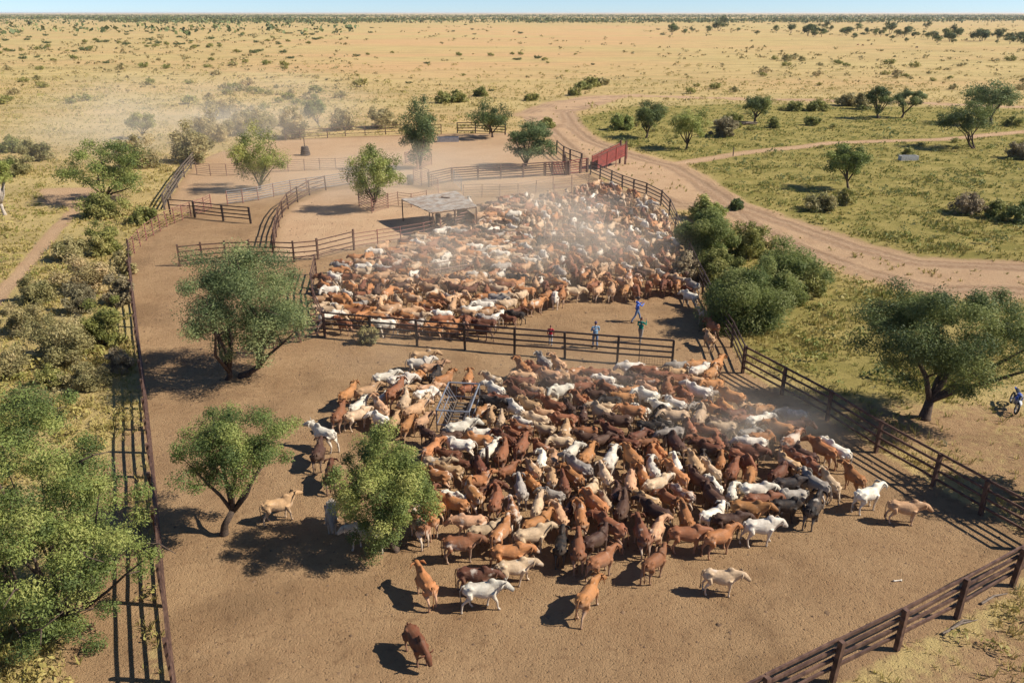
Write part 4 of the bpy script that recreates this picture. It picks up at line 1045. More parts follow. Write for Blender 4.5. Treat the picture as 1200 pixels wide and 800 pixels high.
def cow_meshes(yaw, neck, head, stride=0.0, tail=0.0, horn=False, bend=0.0, fat=1.0):
    """one continuous animal facing +X; returns (near mesh, low mesh)"""
    mb = MB(); S = []                       # S: sample points carrying (dark, pale, horn) marks
    by = lambda x: bend * (x * x) * .9
    body = [(-.64, .92, .07, .09), (-.60, .90, .15, .17), (-.50, .865, .215, .235), (-.36, .86, .225, .235), (-.20, .83, .225 * fat, .255), (-.02, .80, .25 * fat, .295),
            (.14, .79, .255 * fat, .315), (.30, .80, .22, .315), (.44, .82, .175, .28), (.55, .85, .115, .20), (.60, .86, .06, .11)]
    rings(mb, [((x, by(x), z), w, h) for x, z, w, h in body], 14)
    for x, z, w, h in body:
        S.append(((x, by(x), z + h * .5), 0, 0, 0)); S.append(((x, by(x), z - h), 0, .75, 0))
    mb.ell((.35, by(.35), 1.12), (.16, .08, .14)); S.append(((.34, by(.34), 1.15), .25, 0, 0))      # hump
    for s in (-1, 1): mb.ell((-.38, by(-.38) + s * .165, 1.00), (.10, .055, .07)); mb.ell((-.60, s * .08 + by(-.6), .98), (.05, .04, .05))
    yr, nr, hr = R(yaw), R(neck), R(head)
    N0 = Vector((.45, by(.45), .93)); nd = Vector((math.cos(nr) * math.cos(yr * .7), math.cos(nr) * math.sin(yr * .7), math.sin(nr)))
    N1 = N0 + nd * .175; N2 = N0 + Vector((math.cos(nr) * math.cos(yr), math.cos(nr) * math.sin(yr), math.sin(nr))) * .34
    rings(mb, [(N0 - nd * .12, .165, .27), (N0, .16, .25), (N1, .122, .195), (N2, .10, .15), (N2 + nd * .05, .075, .095)], 10)
    for q, pz in ((N0, 0), (N1, 0), (N2, 0)): S.append((q + Vector((0, 0, .1)), .12, 0, 0)); S.append((q - Vector((0, 0, .17)), 0, .6, 0))
    # dewlap
    mb.tube([N0 + Vector((.06, 0, -.22)), N0.lerp(N1, .8) + Vector((.03, 0, -.20)), N2 + Vector((.02, 0, -.13))], [(.035, .08), (.03, .07), (.025, .04)], 8)
    hd = Vector((math.cos(hr) * math.cos(yr * 1.15), math.cos(hr) * math.sin(yr * 1.15), math.sin(hr))); hup = Vector((-math.sin(hr) * hd.x, -math.sin(hr) * hd.y, math.cos(hr))).normalized()
    H0 = N2 + Vector((0, 0, .03)) + hd * .0
    hs = [(H0 - hd * .05, .07, .075), (H0 + hd * .01, .115, .125), (H0 + hd * .12, .12, .13), (H0 + hd * .23, .092, .108), (H0 + hd * .33, .08, .086), (H0 + hd * .395, .082, .075), (H0 + hd * .42, .055, .05)]
    rings(mb, hs, 10)
    S.append((H0 + hd * .05, .3, 0, 0)); S.append((H0 + hd * .2, .25, 0, 0)); S.append((H0 + hd * .33, .3, 0, 0)); S.append((H0 + hd * .42, 1, 0, 0))
    legs = []
    for i, s in enumerate((-1, 1)):
        a = stride * (1 if i else -1)
        P = [(.36, s * .13, .78, .12, .15), (.35 + a * .05, s * .15, .60, .085, .10), (.38 + a * .16, s * .14, .36, .046, .05), (.37 + a * .20, s * .14, .12, .034, .036), (.39 + a * .24, s * .14, .05, .045, .045), (.40 + a * .24, s * .14, .0, .05, .05)]
        b2 = -stride * (1 if i else -1)
        Q = [(-.44, s * .12, .84, .13, .20), (-.38 + b2 * .04, s * .16, .64, .10, .145), (-.50 + b2 * .10, s * .155, .47, .055, .075), (-.57 + b2 * .14, s * .15, .37, .042, .05), (-.555 + b2 * .20, s * .15, .12, .034, .036), (-.53 + b2 * .24, s * .15, .05, .045, .045), (-.52 + b2 * .24, s * .15, .0, .05, .05)]
        for Lg in (P, Q):
            pts = [Vector((x, y + by(x), z)) for x, y, z, *_ in Lg]; mb.tube(pts, [(w, h) if k < 2 else w for k, (_, _, _, w, h) in enumerate(Lg)], 8)
            for k, p in enumerate(pts): S.append((p, 1.0 if p.z < .03 else 0.0, .85 if .03 < p.z < .5 else (.3 if p.z < .62 else 0), 0))
    me = mb.mesh('cow_raw', None)
    near = apply_mods(me, [('REMESH', dict(mode='VOXEL', voxel_size=.021)), ('SMOOTH', dict(factor=.5, iterations=3))])
    bx = MB(); ex = []
    T = Vector((-.625, by(-.62), 1.02)); tw = tail
    tp = [T + Vector((.04, 0, 0)), T + Vector((-.05, 0, .0)), T + Vector((-.09 - abs(tw) * .1, tw * .06, -.2)), T + Vector((-.08 - abs(tw) * .12, tw * .16, -.45)), T + Vector((-.07 - abs(tw) * .1, tw * .22, -.62))]
    bx.tube(tp, [.03, .026, .018, .016, .015], 6); bx.tube([tp[-1] + Vector((0, 0, .04)), tp[-1] - Vector((0, -tw * .02, .08)), tp[-1] - Vector((0, -tw * .05, .2))], [.014, .036, .01], 6)
    side = Vector((-math.sin(yr * 1.15), math.cos(yr * 1.15), 0))
    for s in (-1, 1):
        e0 = H0 + side * s * .10 + hup * .04; e1 = e0 + side * s * .12 + hup * -.03 - hd * .02; e2 = e1 + side * s * .09 + hup * -.13 - hd * .01
        bx.tube([e0, e1, e2], [(.02, .035), (.018, .06), (.008, .02)], 6)
        if horn: bx.tube([H0 + side * s * .05 + hup * .07, H0 + side * s * .13 + hup * .12, H0 + side * s * .15 + hup * .24], [.024, .018, .006], 6)
        bx.ell(H0 + hd * .12 + side * s * .112 + hup * .035, (.02, .02, .02), 6, 4)
    ex = bx.mesh('cow_extra', None, True)
    def finish(base, ratio, name):
        bb = apply_mods(base, [('DECIMATE', dict(ratio=ratio))]) if ratio < 1 else base
        bm = bmesh.new(); bm.from_mesh(bb); nb = len(bm.verts); bm.from_mesh(ex)
        me = bpy.data.meshes.new(name); bm.to_mesh(me); bm.free()
        n = len(me.vertices); co = np.empty(n * 3, np.float32); me.vertices.foreach_get('co', co); co = co.reshape(-1, 3)
        sp = np.array([tuple(s[0]) for s in S]); sv = np.array([s[1:] for s in S], float)
        d = ((co[:, None, :] - sp[None]) ** 2).sum(-1); w = 1 / (d + .0004) ** 2; w /= w.sum(1, keepdims=True)
        val = w @ sv
        val[nb:] = [.35, 0, 0]
        tt = np.arange(n) >= nb
        val[tt & (co[:, 2] < tp[-1].z + .02) & (co[:, 0] < -.5)] = [1, 0, 0]
        c4 = np.ones((n, 4), np.float32); c4[:, :3] = np.clip(val, 0, 1)
        at = me.attributes.new('marks', 'FLOAT_COLOR', 'POINT'); at.data.foreach_set('color', c4.ravel())
        me.polygons.foreach_set('use_smooth', np.ones(len(me.polygons), bool)); me.update()
        return me
    return finish(near, .22, 'cow'), finish(near, .03, 'cow_low')

def coat_material(name, stuff):
    m, nt = new_mat(name); N = NT(nt)
    out = N.n('ShaderNodeOutputMaterial'); b = N.n('ShaderNodeBsdfPrincipled'); N.l(b.outputs[0], out.inputs[0])
    mk = N.n('ShaderNodeAttribute', attribute_name='marks'); sp = N.n('ShaderNodeSeparateColor'); N.l(mk.outputs['Color'], sp.inputs[0])
    if stuff:
        ca = N.n('ShaderNodeAttribute', attribute_name='coat'); base, pal = ca.outputs['Color'], ca.outputs['Alpha']
        pos = N.n('ShaderNodeNewGeometry').outputs['Position']
        vec = pos
    else:
        oi = N.n('ShaderNodeObjectInfo'); base, pal = oi.outputs['Color'], oi.outputs['Alpha']
        tc = N.n('ShaderNodeTexCoord'); ad = N.n('ShaderNodeVectorMath', operation='ADD'); N.l(tc.outputs['Object'], ad.inputs[0])
        cx = N.n('ShaderNodeCombineXYZ'); rr = N.math('MULTIPLY', oi.outputs['Random'], 90.0)
        for i in range(3): N.l(rr, cx.inputs[i])
        N.l(cx.outputs[0], ad.inputs[1]); vec = ad.outputs[0]
    n1 = N.noise(vec, 2.2, 3); n2 = N.noise(vec, 9, 4, .6)
    c = N.mix(N.mrange(n2, .35, .7, 0, .4), base, N.mix(.5, base, (.05, .025, .015)))
    c = N.mix(N.mrange(N.noise(vec, 3.6, 4, .6), .44, .66, 0, .55), c, N.mix(.55, c, (.16, .10, .06)))
    # paler under-parts, as far as the coat has them
    pale = N.math('MULTIPLY', sp.outputs[1], N.math('MULTIPLY_ADD', pal, .9, .12), clamp=True)
    c = N.mix(pale, c, (.62, .50, .38))
    # patches
    thr = N.math('SUBTRACT', N.math('ADD', n1, N.math('MULTIPLY', pal, .22)), .69)
    c = N.mix(N.mrange(thr, 0, .13, 0, .7), c, (.68, .58, .46))
    c = N.mix(N.math('MULTIPLY', sp.outputs[0], .8), c, (.035, .022, .016))
    N.l(c, b.inputs['Base Color']); b.inputs['Roughness'].default_value = .62; b.inputs['Specular IOR Level'].default_value = .22
    N.l(N.bump(n2, .5, .03), b.inputs['Normal'])
    return m
M_COAT = coat_material('cattle_coat', False); M_COATS = coat_material('cattle_coat_herd', True)
POSES = [cow_meshes(*p) for p in (
    (0, 24, -34, .25, .2), (32, 22, -32, -.3, -.4), (-36, 24, -32, .3, .5), (6, 2, -46, .5, 0), (50, 6, -40, -.35, .6), (-50, 4, -38, .3, -.5),
    (8, -34, -66, .2, .1), (-8, 14, -36, .9, .9), (14, 38, -20, -.5, -.2, True), (-16, 18, -36, -.8, .3, True), (-4, 8, -42, .15, 0, False, .14), (24, 20, -30, .6, -.3, False, -.16))]
for a_, b_ in POSES: a_.materials.append(M_COAT); b_.materials.append(M_COATS)
COATS = {   # colour, share of pale marks
    'deep red brown': ((.135, .045, .022), .15), 'chestnut brown': ((.25, .092, .040), .26), 'rusty orange': ((.42, .175, .060), .38), 'tan': ((.50, .29, .15), .5),
    'cream': ((.55, .385, .235), .5), 'white': ((.72, .64, .52), .6), 'grey': ((.34, .295, .25), .55), 'black': ((.018, .016, .016), .02), 'dark brown': ((.07, .033, .022), .08),
    'brown and white': ((.30, .12, .05), .95)}
CW = [('deep red brown', 11), ('chestnut brown', 20), ('rusty orange', 20), ('tan', 16), ('cream', 12), ('white', 10), ('grey', 4), ('black', 5), ('dark brown', 7), ('brown and white', 3)]
cow_rng = random.Random(21)
CWB = [('deep red brown', 6), ('chestnut brown', 17), ('rusty orange', 23), ('tan', 21), ('cream', 15), ('white', 15), ('grey', 3), ('black', 2), ('dark brown', 4), ('brown and white', 4)]
def rand_coat(front=True):
    w = CW if front else CWB
    return cow_rng.choices([c for c, _ in w], [q for _, q in w])[0]
HERD = []          # (x, y, heading, halflen, coat, pose, scale, label)
def seg_seg(a0, a1, b0, b1):
    def ps(p, q0, q1):
        d = q1 - q0; t = max(0, min(1, (p - q0).dot(d) / max(1e-9, d.dot(d)))); return (p - q0 - d * t).length
    return min(ps(a0, b0, b1), ps(a1, b0, b1), ps(b0, a0, a1), ps(b1, a0, a1), ((a0 + a1) / 2 - (b0 + b1) / 2).length)
CELLS = {}
def capsule(x, y, h, s):
    d = Vector((math.cos(h), math.sin(h))); c = Vector((x, y)); return c - d * .40 * s, c + d * .52 * s
def fits(x, y, h, s, gap):
    a0, a1 = capsule(x, y, h, s); cx, cy = int(x // 2), int(y // 2)
    for i in range(cx - 1, cx + 2):
        for j in range(cy - 1, cy + 2):
            for b0, b1, bs in CELLS.get((i, j), ()):
                if seg_seg(a0, a1, b0, b1) < gap * (s + bs) / 2: return False
    return True
def add_cow(x, y, h, coat, pose, s, label=None, front=True):
    CELLS.setdefault((int(x // 2), int(y // 2)), []).append((*capsule(x, y, h, s), s)); HERD.append((x, y, h, coat, pose, s, label, front))
for px, w in ((462, 642), (571, 556)):
    q = G(px, w); CELLS.setdefault((int(q.x // 2), int(q.y // 2)), []).append((Vector((q.x, q.y)), Vector((q.x, q.y)), .8))
def rack_block(px, py, rz, hx, hy):
    q = G(px, py); c, s = math.cos(rz), math.sin(rz)
    for k in range(-3, 4):
        y = hy * k / 3
        x = q.x - s * y; yy = q.y + c * y
        CELLS.setdefault((int(x // 2), int(yy // 2)), []).append((Vector((x - hx * c, yy - hx * s)), Vector((x + hx * c, yy + hx * s)), .9))
rack_block(538, 489, R(-7), .8, 1.6); rack_block(527, 327, R(-60), .8, 1.6); rack_block(661, 291, R(85), .9, 1.8)
# cattle one can single out: ground pixel, heading (0 right, 90 away), coat, pose, label
K = 'chestnut brown'; DR = 'deep red brown'; RO = 'rusty orange'; BW = 'brown and white'
EDGE = [
    (489, 771, 302, DR, 6, 'deep red brown cow standing alone with lowered head, farthest out from the herd'),
    (500, 703, 118, RO, 0, 'rusty brown cow looking back toward the herd from open soil near the bushy tree'),
    (565, 713, 8, 'white', 9, 'white cow with a tan back walking at the very edge of the near herd'),
    (557, 695, -5, DR, 3, 'deep red cow half hidden behind the walking white cow at the herd edge'),
    (602, 685, 12, 'cream', 7, 'cream and tan cow walking beside a deep red cow at the herd edge'),
    (597, 668, 5, RO, 3, 'rusty cow with a straight back behind the walking cream cow'),
    (622, 648, 20, 'cream', 0, 'pale cow with raised head in a gap behind the walking cream cow'),
    (587, 644, 62, RO, 8, 'bright rusty cow with head held high facing away near the herd edge'),
    (540, 657, 8, K, 10, 'brown cow with a dark head casting its shadow near the bushy tree'),
    (552, 630, 180, 'tan', 3, 'tan cow facing the bushy tree'),
    (567, 640, 15, 'cream', 1, 'cream cow squeezed behind the brown cow near the bushy tree'),
    (504, 624, 112, RO, 0, 'reddish cow standing close against the bushy tree foliage'),
    (492, 634, 118, 'brown and white', 2, 'white and tan cow partly hidden by the bushy tree foliage'),
    (535, 608, 150, RO, 1, 'rusty cow turned away just behind the bushy tree'),
    (687, 719, 60, RO, 9, 'rusty cow with a raised tail walking toward the herd on open soil'),
    (703, 676, 40, K, 0, 'brown cow just ahead of the rusty cow with the raised tail'),
    (765, 677, 44, K, 11, 'brown cow with a dark head and long tail at the herd edge'),
    (842, 696, -5, 'cream', 10, 'pale cream cow standing alone with lowered head, a wide shadow beside it'),
    (803, 646, 0, K, 3, 'brown cow level backed in the front row beside a rusty cow'),
    (840, 649, 25, RO, 0, 'rusty cow in the front row beside a white cow with a brown face'),
    (888, 638, 6, 'white', 3, 'white cow with a brown face in the front row of the near herd'),
    (852, 629, 5, 'dark brown', 10, 'dark brown cow behind the front row'),
    (833, 621, 30, 'white', 1, 'white cow behind the dark brown cow of the front row'),
    (697, 653, 40, 'dark brown', 1, 'dark brown cow with black neck at the herd edge'),
    (677, 663, 86, K, 0, 'brown cow facing straight away at the herd edge'),
    (657, 656, 82, 'black', 0, 'slate black cow facing straight away at the herd edge'),
    (751, 645, 96, K, 0, 'brown cow seen from behind beside a tan cow at the herd edge'),
    (768, 641, 66, 'tan', 2, 'tan cow turning its head at the herd edge'),
    (802, 624, 90, RO, 8, 'rusty cow seen from behind in the second row'),
    (950, 614, 55, 'black', 0, 'black cow striding away beside the open corner of the yard'),
    (917, 611, 4, 'black', 6, 'black cow with head down next to a brown cow in the front row'),
    (888, 607, 5, K, 3, 'brown cow touching noses with a black cow in the front row'),
    (883, 593, 0, 'white', 10, 'long white cow behind the brown and black pair'),
    (920, 586, 8, 'black', 3, 'black cow behind the long white cow'),
    (1056, 613, -8, 'tan', 10, 'tan and white cow walking alone into the corner by the dark fence'),
    (1013, 598, 26, 'white', 0, 'white cow standing apart beside the lone walking tan cow'),
    (998, 576, 104, RO, 8, 'rusty cow standing upright near the fence shadow'),
    (970, 583, 98, 'cream', 8, 'cream cow facing away beside the upright rusty cow'),
    (952, 586, 124, 'grey', 2, 'grey backed cow behind the striding black cow'),
    (952, 567, 120, K, 1, 'brown cow beside a deep red cow near the fence shadow'),
    (934, 556, 140, DR, 0, 'deep red cow in the group near the fence shadow'),
    (922, 560, 122, 'tan', 2, 'tan and white cow in the group near the fence shadow'),
    (962, 545, 118, RO, 1, 'rusty cow paired with a white cow under the fence shadow'),
    (978, 547, 124, 'white', 0, 'white cow paired with a rusty cow under the fence shadow'),
    (924, 534, 40, 'brown and white', 0, 'white and tan cow looking toward the shade tree fence'),
    (926, 504, 170, 'grey', 3, 'grey white cow standing in the shade tree shadow'),
    (912, 519, 150, RO, 1, 'rusty cow at the rim of the shade tree shadow'),
    (910, 572, 46, DR, 6, 'deep red cow with dark legs beside the black cow'),
    (876, 575, 252, RO, 10, 'rusty cow facing out of the herd beside the long white cow'),
    (866, 556, 300, K, 6, 'brown cow lowering its head in the dust'),
    (874, 546, -20, DR, 3, 'deep red cow lowering its head beside a white cow in the dust'),
    (880, 536, 175, 'white', 10, 'white cow in the dust near the shade tree shadow'),
    (496, 433, 2, 'tan', 0, 'tan cow at the top corner of the near herd toward the middle fence'),
    (492, 442, 0, 'white', 1, 'white cow tucked behind a tan cow toward the middle fence'),
    (507, 446, 10, 'tan', 8, 'golden tan cow in front of the white cow toward the middle fence'),
    (452, 457, 20, 'white', 0, 'white cow with raised head at the outer edge toward the acacia lane'),
    (409, 478, 60, RO, 8, 'rusty cow standing outermost toward the acacia lane'),
    (431, 473, 32, 'tan', 0, 'tan cow just inside the outermost rusty cow'),
    (470, 462, 15, 'white', 3, 'white cow stretching forward behind the feed rack crowd'),
    (520, 460, 40, RO, 8, 'bright rusty cow looking away beside the galvanised feed rack'),
    (511, 455, 70, 'black', 1, 'black cow beside the bright rusty cow near the feed rack'),
    (421, 491, 60, 'white', 0, 'white cow above the bushy tree'),
    (399, 502, 82, K, 0, 'brown cow above the bushy tree at the herd edge'),
    (382, 527, 150, 'white', 8, 'white cow peeking out beside the bushy tree'),
    (375, 547, 92, 'dark brown', 0, 'dark brown cow between the bushy tree and the crooked acacia'),
    (390, 572, 100, DR, 10, 'deep red cow against the bushy tree on its shaded side'),
    (390, 619, 280, 'grey', 6, 'grey and black cow standing in the shadow of the bushy tree'),
    (430, 644, 172, 'white', 3, 'white cow under the low branches of the bushy tree'),
    (328, 610, 24, 'tan', 8, 'tan cow standing alone in the shade below the crooked acacia'),
    (613, 447, 118, RO, 8, 'rusty cow with head up facing the middle fence'),
    (630, 448, 150, K, 2, 'brown cow beside a rusty cow facing the middle fence'),
    (637, 440, 118, 'grey', 0, 'greyish white cow facing the middle fence'),
    (654, 441, 118, 'tan', 8, 'tan cow closest to the middle fence rails'),
    (578, 460, 140, 'cream', 0, 'cream cow behind the feed rack facing the middle fence'),
    (581, 472, 135, 'white', 1, 'white cow just past the end of the feed rack'),
    (475, 487, 86, 'cream', 8, 'cream cow seen from behind beside the feed rack'),
    (699, 452, 180, K, 3, 'brown cow heading along the middle fence'),
    (740, 446, 180, 'white', 3, 'white cow at the back row along the middle fence'),
    (757, 449, 180, K, 10, 'brown cow against the white cow along the middle fence'),
    (795, 444, 190, 'grey', 10, 'dark grey cow at the end of the middle fence'),
    (815, 442, 200, RO, 3, 'rusty cow at the gap between the middle fence and the dark fence'),
    (818, 449, 30, 'white', 3, 'white cow at the gap beside the dark grey cow'),
    (837, 442, 46, RO, 0, 'bright orange cow leaving through the gap'),
    (831, 452, 46, RO, 1, 'orange cow following another through the gap'),
    (329, 500, 0, None, 0, None),
]
for px, py, h, coat, pose, lb in EDGE:
    if coat is None: continue
    q = G(px, py); add_cow(q.x, q.y, R(h), coat, pose, cow_rng.uniform(.98, 1.10), lb)
BACK = [
    (628, 369, 36, RO, 0, 'rusty cow standing clear of the crowded herd before the people'), (650, 361, 268, 'white', 10, 'white cow facing the people from the crowd'),
    (658, 358, 80, RO, 0, 'rusty cow beside the white cow at the front of the crowd'), (671, 354, 0, 'cream', 3, 'cream cow walking sideways before the people'),
    (732, 351, 250, RO, 10, 'rusty cow facing the blue shirted person'), (745, 352, 270, K, 6, 'brown cow in the row facing the blue shirted person'),
    (776, 346, 255, DR, 10, 'deep red cow at the row end facing the people'), (808, 359, 130, 'white', 3, 'white cow squeezing past the bushes along the dark fence'),
    (811, 347, 120, 'grey', 10, 'grey cow behind the white one along the bush clump fence'), (826, 382, 122, BW, 0, 'brown and white cow trotting along the dark fence'),
    (834, 394, 110, K, 3, 'brown cow in single file along the dark fence'), (830, 409, 96, 'tan', 0, 'tan cow walking away down the passage by the dark fence'),
    (550, 245, 100, 'white', 0, 'white cow standing alone beside the shed'),
    (386, 402, 60, K, 0, None), (1005, 54, 10, K, 3, 'far brown cow grazing out on the plain below the tree line'), (1011, 54.5, 170, DR, 6, 'far red cow grazing beside another on the plain'), (1074, 57, 5, 'black', 6, 'far black cow grazing alone on the plain'),
]
for px, py, h, coat, pose, lb in BACK:
    if lb is None: continue
    q = G(px, py); add_cow(q.x, q.y, R(h), coat, pose, cow_rng.uniform(.95, 1.08), lb, False)
FRONT_P = [(400, 498), (432, 470), (480, 447), (530, 452), (575, 462), (640, 446), (690, 450), (740, 446), (800, 446), (838, 446), (850, 478), (900, 490), (930, 506), (930, 540), (975, 575),
           (955, 592), (918, 608), (880, 632), (838, 640), (770, 642), (700, 652), (645, 645), (612, 640), (565, 640), (530, 632), (502, 620), (505, 580), (500, 530), (460, 506), (425, 505)]
BACK_P = [(374, 385), (372, 352), (378, 335), (402, 318), (470, 291), (515, 281), (532, 275), (556, 270), (566, 250), (600, 238), (650, 234), (690, 224), (712, 222), (740, 233), (765, 244), (779, 262), (788, 285), (797, 310), (806, 335), (806, 350),
          (780, 346), (740, 354), (690, 354), (640, 366), (600, 385), (570, 399), (480, 400), (386, 391)]
def front_heading(px, py):
    if py > 535 and 560 < px < 860: return 95 + cow_rng.gauss(0, 24)
    if px > 850: return cow_rng.choice([120, 150, 10, 175]) + cow_rng.gauss(0, 18)
    if px < 560: return (35 if py < 490 else 150 if cow_rng.random() < .6 else 20) + cow_rng.gauss(0, 28)
    if py < 470: return 170 + cow_rng.gauss(0, 22)
    return (165 if cow_rng.random() < .7 else cow_rng.choice([0, 100, 130])) + cow_rng.gauss(0, 22)
def back_heading(px, py):
    if px > 620 + (py - 300) * .2: return cow_rng.choice([90, 90, 275, 265, 120]) + cow_rng.gauss(0, 22)
    return (cow_rng.choice([0, 180, 180, 20]) + cow_rng.gauss(0, 22)) if cow_rng.random() < .75 else cow_rng.uniform(0, 360)
def fill(poly, hfun, front, tries, gap, limit):
    wp = poly_w(poly); lo, hi = wp.min(0), wp.max(0); n = 0; fail = 0
    while fail < tries and n < limit:
        x, y = cow_rng.uniform(lo[0], hi[0]), cow_rng.uniform(lo[1], hi[1])
        if not inside(np.array([[x, y]]), wp)[0]: continue
        d = y * CP + CAM_H * SP; px = 600 + FPX * x / d; py = 400 + FPX * (CAM_H * CP - y * SP) / d
        s = cow_rng.choice((.82, .92, .97, 1.02, 1.06)) * cow_rng.uniform(.94, 1.08); ok = False
        for _ in range(6):
            h = R(hfun(px, py))
            if fits(x, y, h, s, gap): ok = True; break
        if not ok: fail += 1; continue
        add_cow(x, y, h, rand_coat(front), cow_rng.randrange(12), s, None, front); n += 1
    return n
nf = fill(FRONT_P, front_heading, True, 1500, .47, 400)
nb = fill(BACK_P, back_heading, False, 1500, .45, 900)
print('cattle', len(HERD), 'near fill', nf, 'back fill', nb)
LAND = [(G(538, 489), 3.2, 'beside the galvanised feed rack'), (G(470, 560), 5.0, 'behind the bushy tree'), (G(930, 520), 5.0, 'near the shade tree shadow'), (G(571, 556), 2.4, 'around the lone short post'),
        (G(720, 455), 5.5, 'along the middle fence'), (G(840, 460), 5, 'by the dark fence gap'), (G(450, 470), 5, 'toward the acacia lane')]
PO = {0: 'head raised', 1: 'glancing aside', 2: 'glancing aside', 3: 'head level', 4: 'head turned', 5: 'head turned', 6: 'head lowered', 7: 'in stride', 8: 'head high', 9: 'in stride', 10: 'head level', 11: 'glancing aside'}
def hd_word(h):
    a = math.degrees(h) % 360
    return 'facing inward' if 55 < a < 125 else 'facing outward' if 235 < a < 305 else 'facing the shade tree' if a < 55 or a > 305 else 'facing the lane'
def cow_label(x, y, h, coat, pose, front):
    if not front: return f'{coat} cow, {PO[pose]}, {hd_word(h)}, in the far herd outer rows'
    near = [(Vector((x, y, 0)) - Vector((l.x, l.y, 0))).length / r for l, r, _ in LAND]; j = min(range(len(near)), key=lambda i: near[i])
    loc = LAND[j][2] if near[j] < 1 else 'in the near herd centre' if y > 33 else 'in the near herd front rows'
    return f'{coat} cow, {PO[pose]}, {hd_word(h)}, {loc}'
singles = [c for c in HERD if c[6]]
rest = sorted([c for c in HERD if not c[6]], key=lambda c: c[1])
k300 = 300 - len(singles)
for x, y, h, coat, pose, s, lb, fr in singles + rest[:k300]:
    o = link('cow', POSES[pose][0], None, (x, y, 0), h)
    o.scale = (s, s * cow_rng.uniform(.94, 1.06), s * cow_rng.uniform(.96, 1.04))
    c, pal = COATS[coat]; v = cow_rng.uniform(.8, 1.22)
    gg = cow_rng.uniform(.94, 1.08) if c[2] < .2 else cow_rng.uniform(.99, 1.03)
    o.color = (c[0] * v, c[1] * v * gg, c[2] * v, min(1, max(0, pal + cow_rng.gauss(0, .12))))
    tag(o, lb or cow_label(x, y, h, coat, pose, fr), 'cow', 'cattle mustered in the yards')
def herd_mass(cows):
    cache = []
    for _, lo in POSES:
        n = len(lo.vertices); co = np.empty(n * 3, np.float32); lo.vertices.foreach_get('co', co)
        lo.calc_loop_triangles(); tr = np.empty(len(lo.loop_triangles) * 3, np.int32); lo.loop_triangles.foreach_get('vertices', tr)
        mk = np.empty(n * 4, np.float32); lo.attributes['marks'].data.foreach_get('color', mk)
        cache.append((co.reshape(-1, 3), tr.reshape(-1, 3), mk.reshape(-1, 4)))
    Vs, Fs, Ms, Cs = [], [], [], []; off = 0
    for x, y, h, coat, pose, s, _, _ in cows:
        co, tr, mk = cache[pose]; c, sn = math.cos(h), math.sin(h)
        M = np.array([[c, -sn, 0], [sn, c, 0], [0, 0, 1]]) * s
        Vs.append(co @ M.T + np.array([x, y, 0])); Fs.append(tr + off); off += len(co); Ms.append(mk)
        cc, pal = COATS[coat]; v = cow_rng.uniform(.8, 1.25)
        Cs.append(np.tile(np.array([cc[0] * v, cc[1] * v, cc[2] * v, pal], np.float32), (len(co), 1)))
    me = np_mesh('cattle_herd', np.vstack(Vs), np.vstack(Fs), M_COATS, tri=True)
    for nm, A in (('marks', Ms), ('coat', Cs)):
        at = me.attributes.new(nm, 'FLOAT_COLOR', 'POINT'); at.data.foreach_set('color', np.vstack(A).astype(np.float32).ravel())
    me.polygons.foreach_set('use_smooth', np.ones(len(me.polygons), bool))
    tag(link('cattle_herd', me), 'dense mass of red, tan and white cattle packed in the far herd yard', 'cattle', kind='stuff')
herd_mass(rest[k300:])

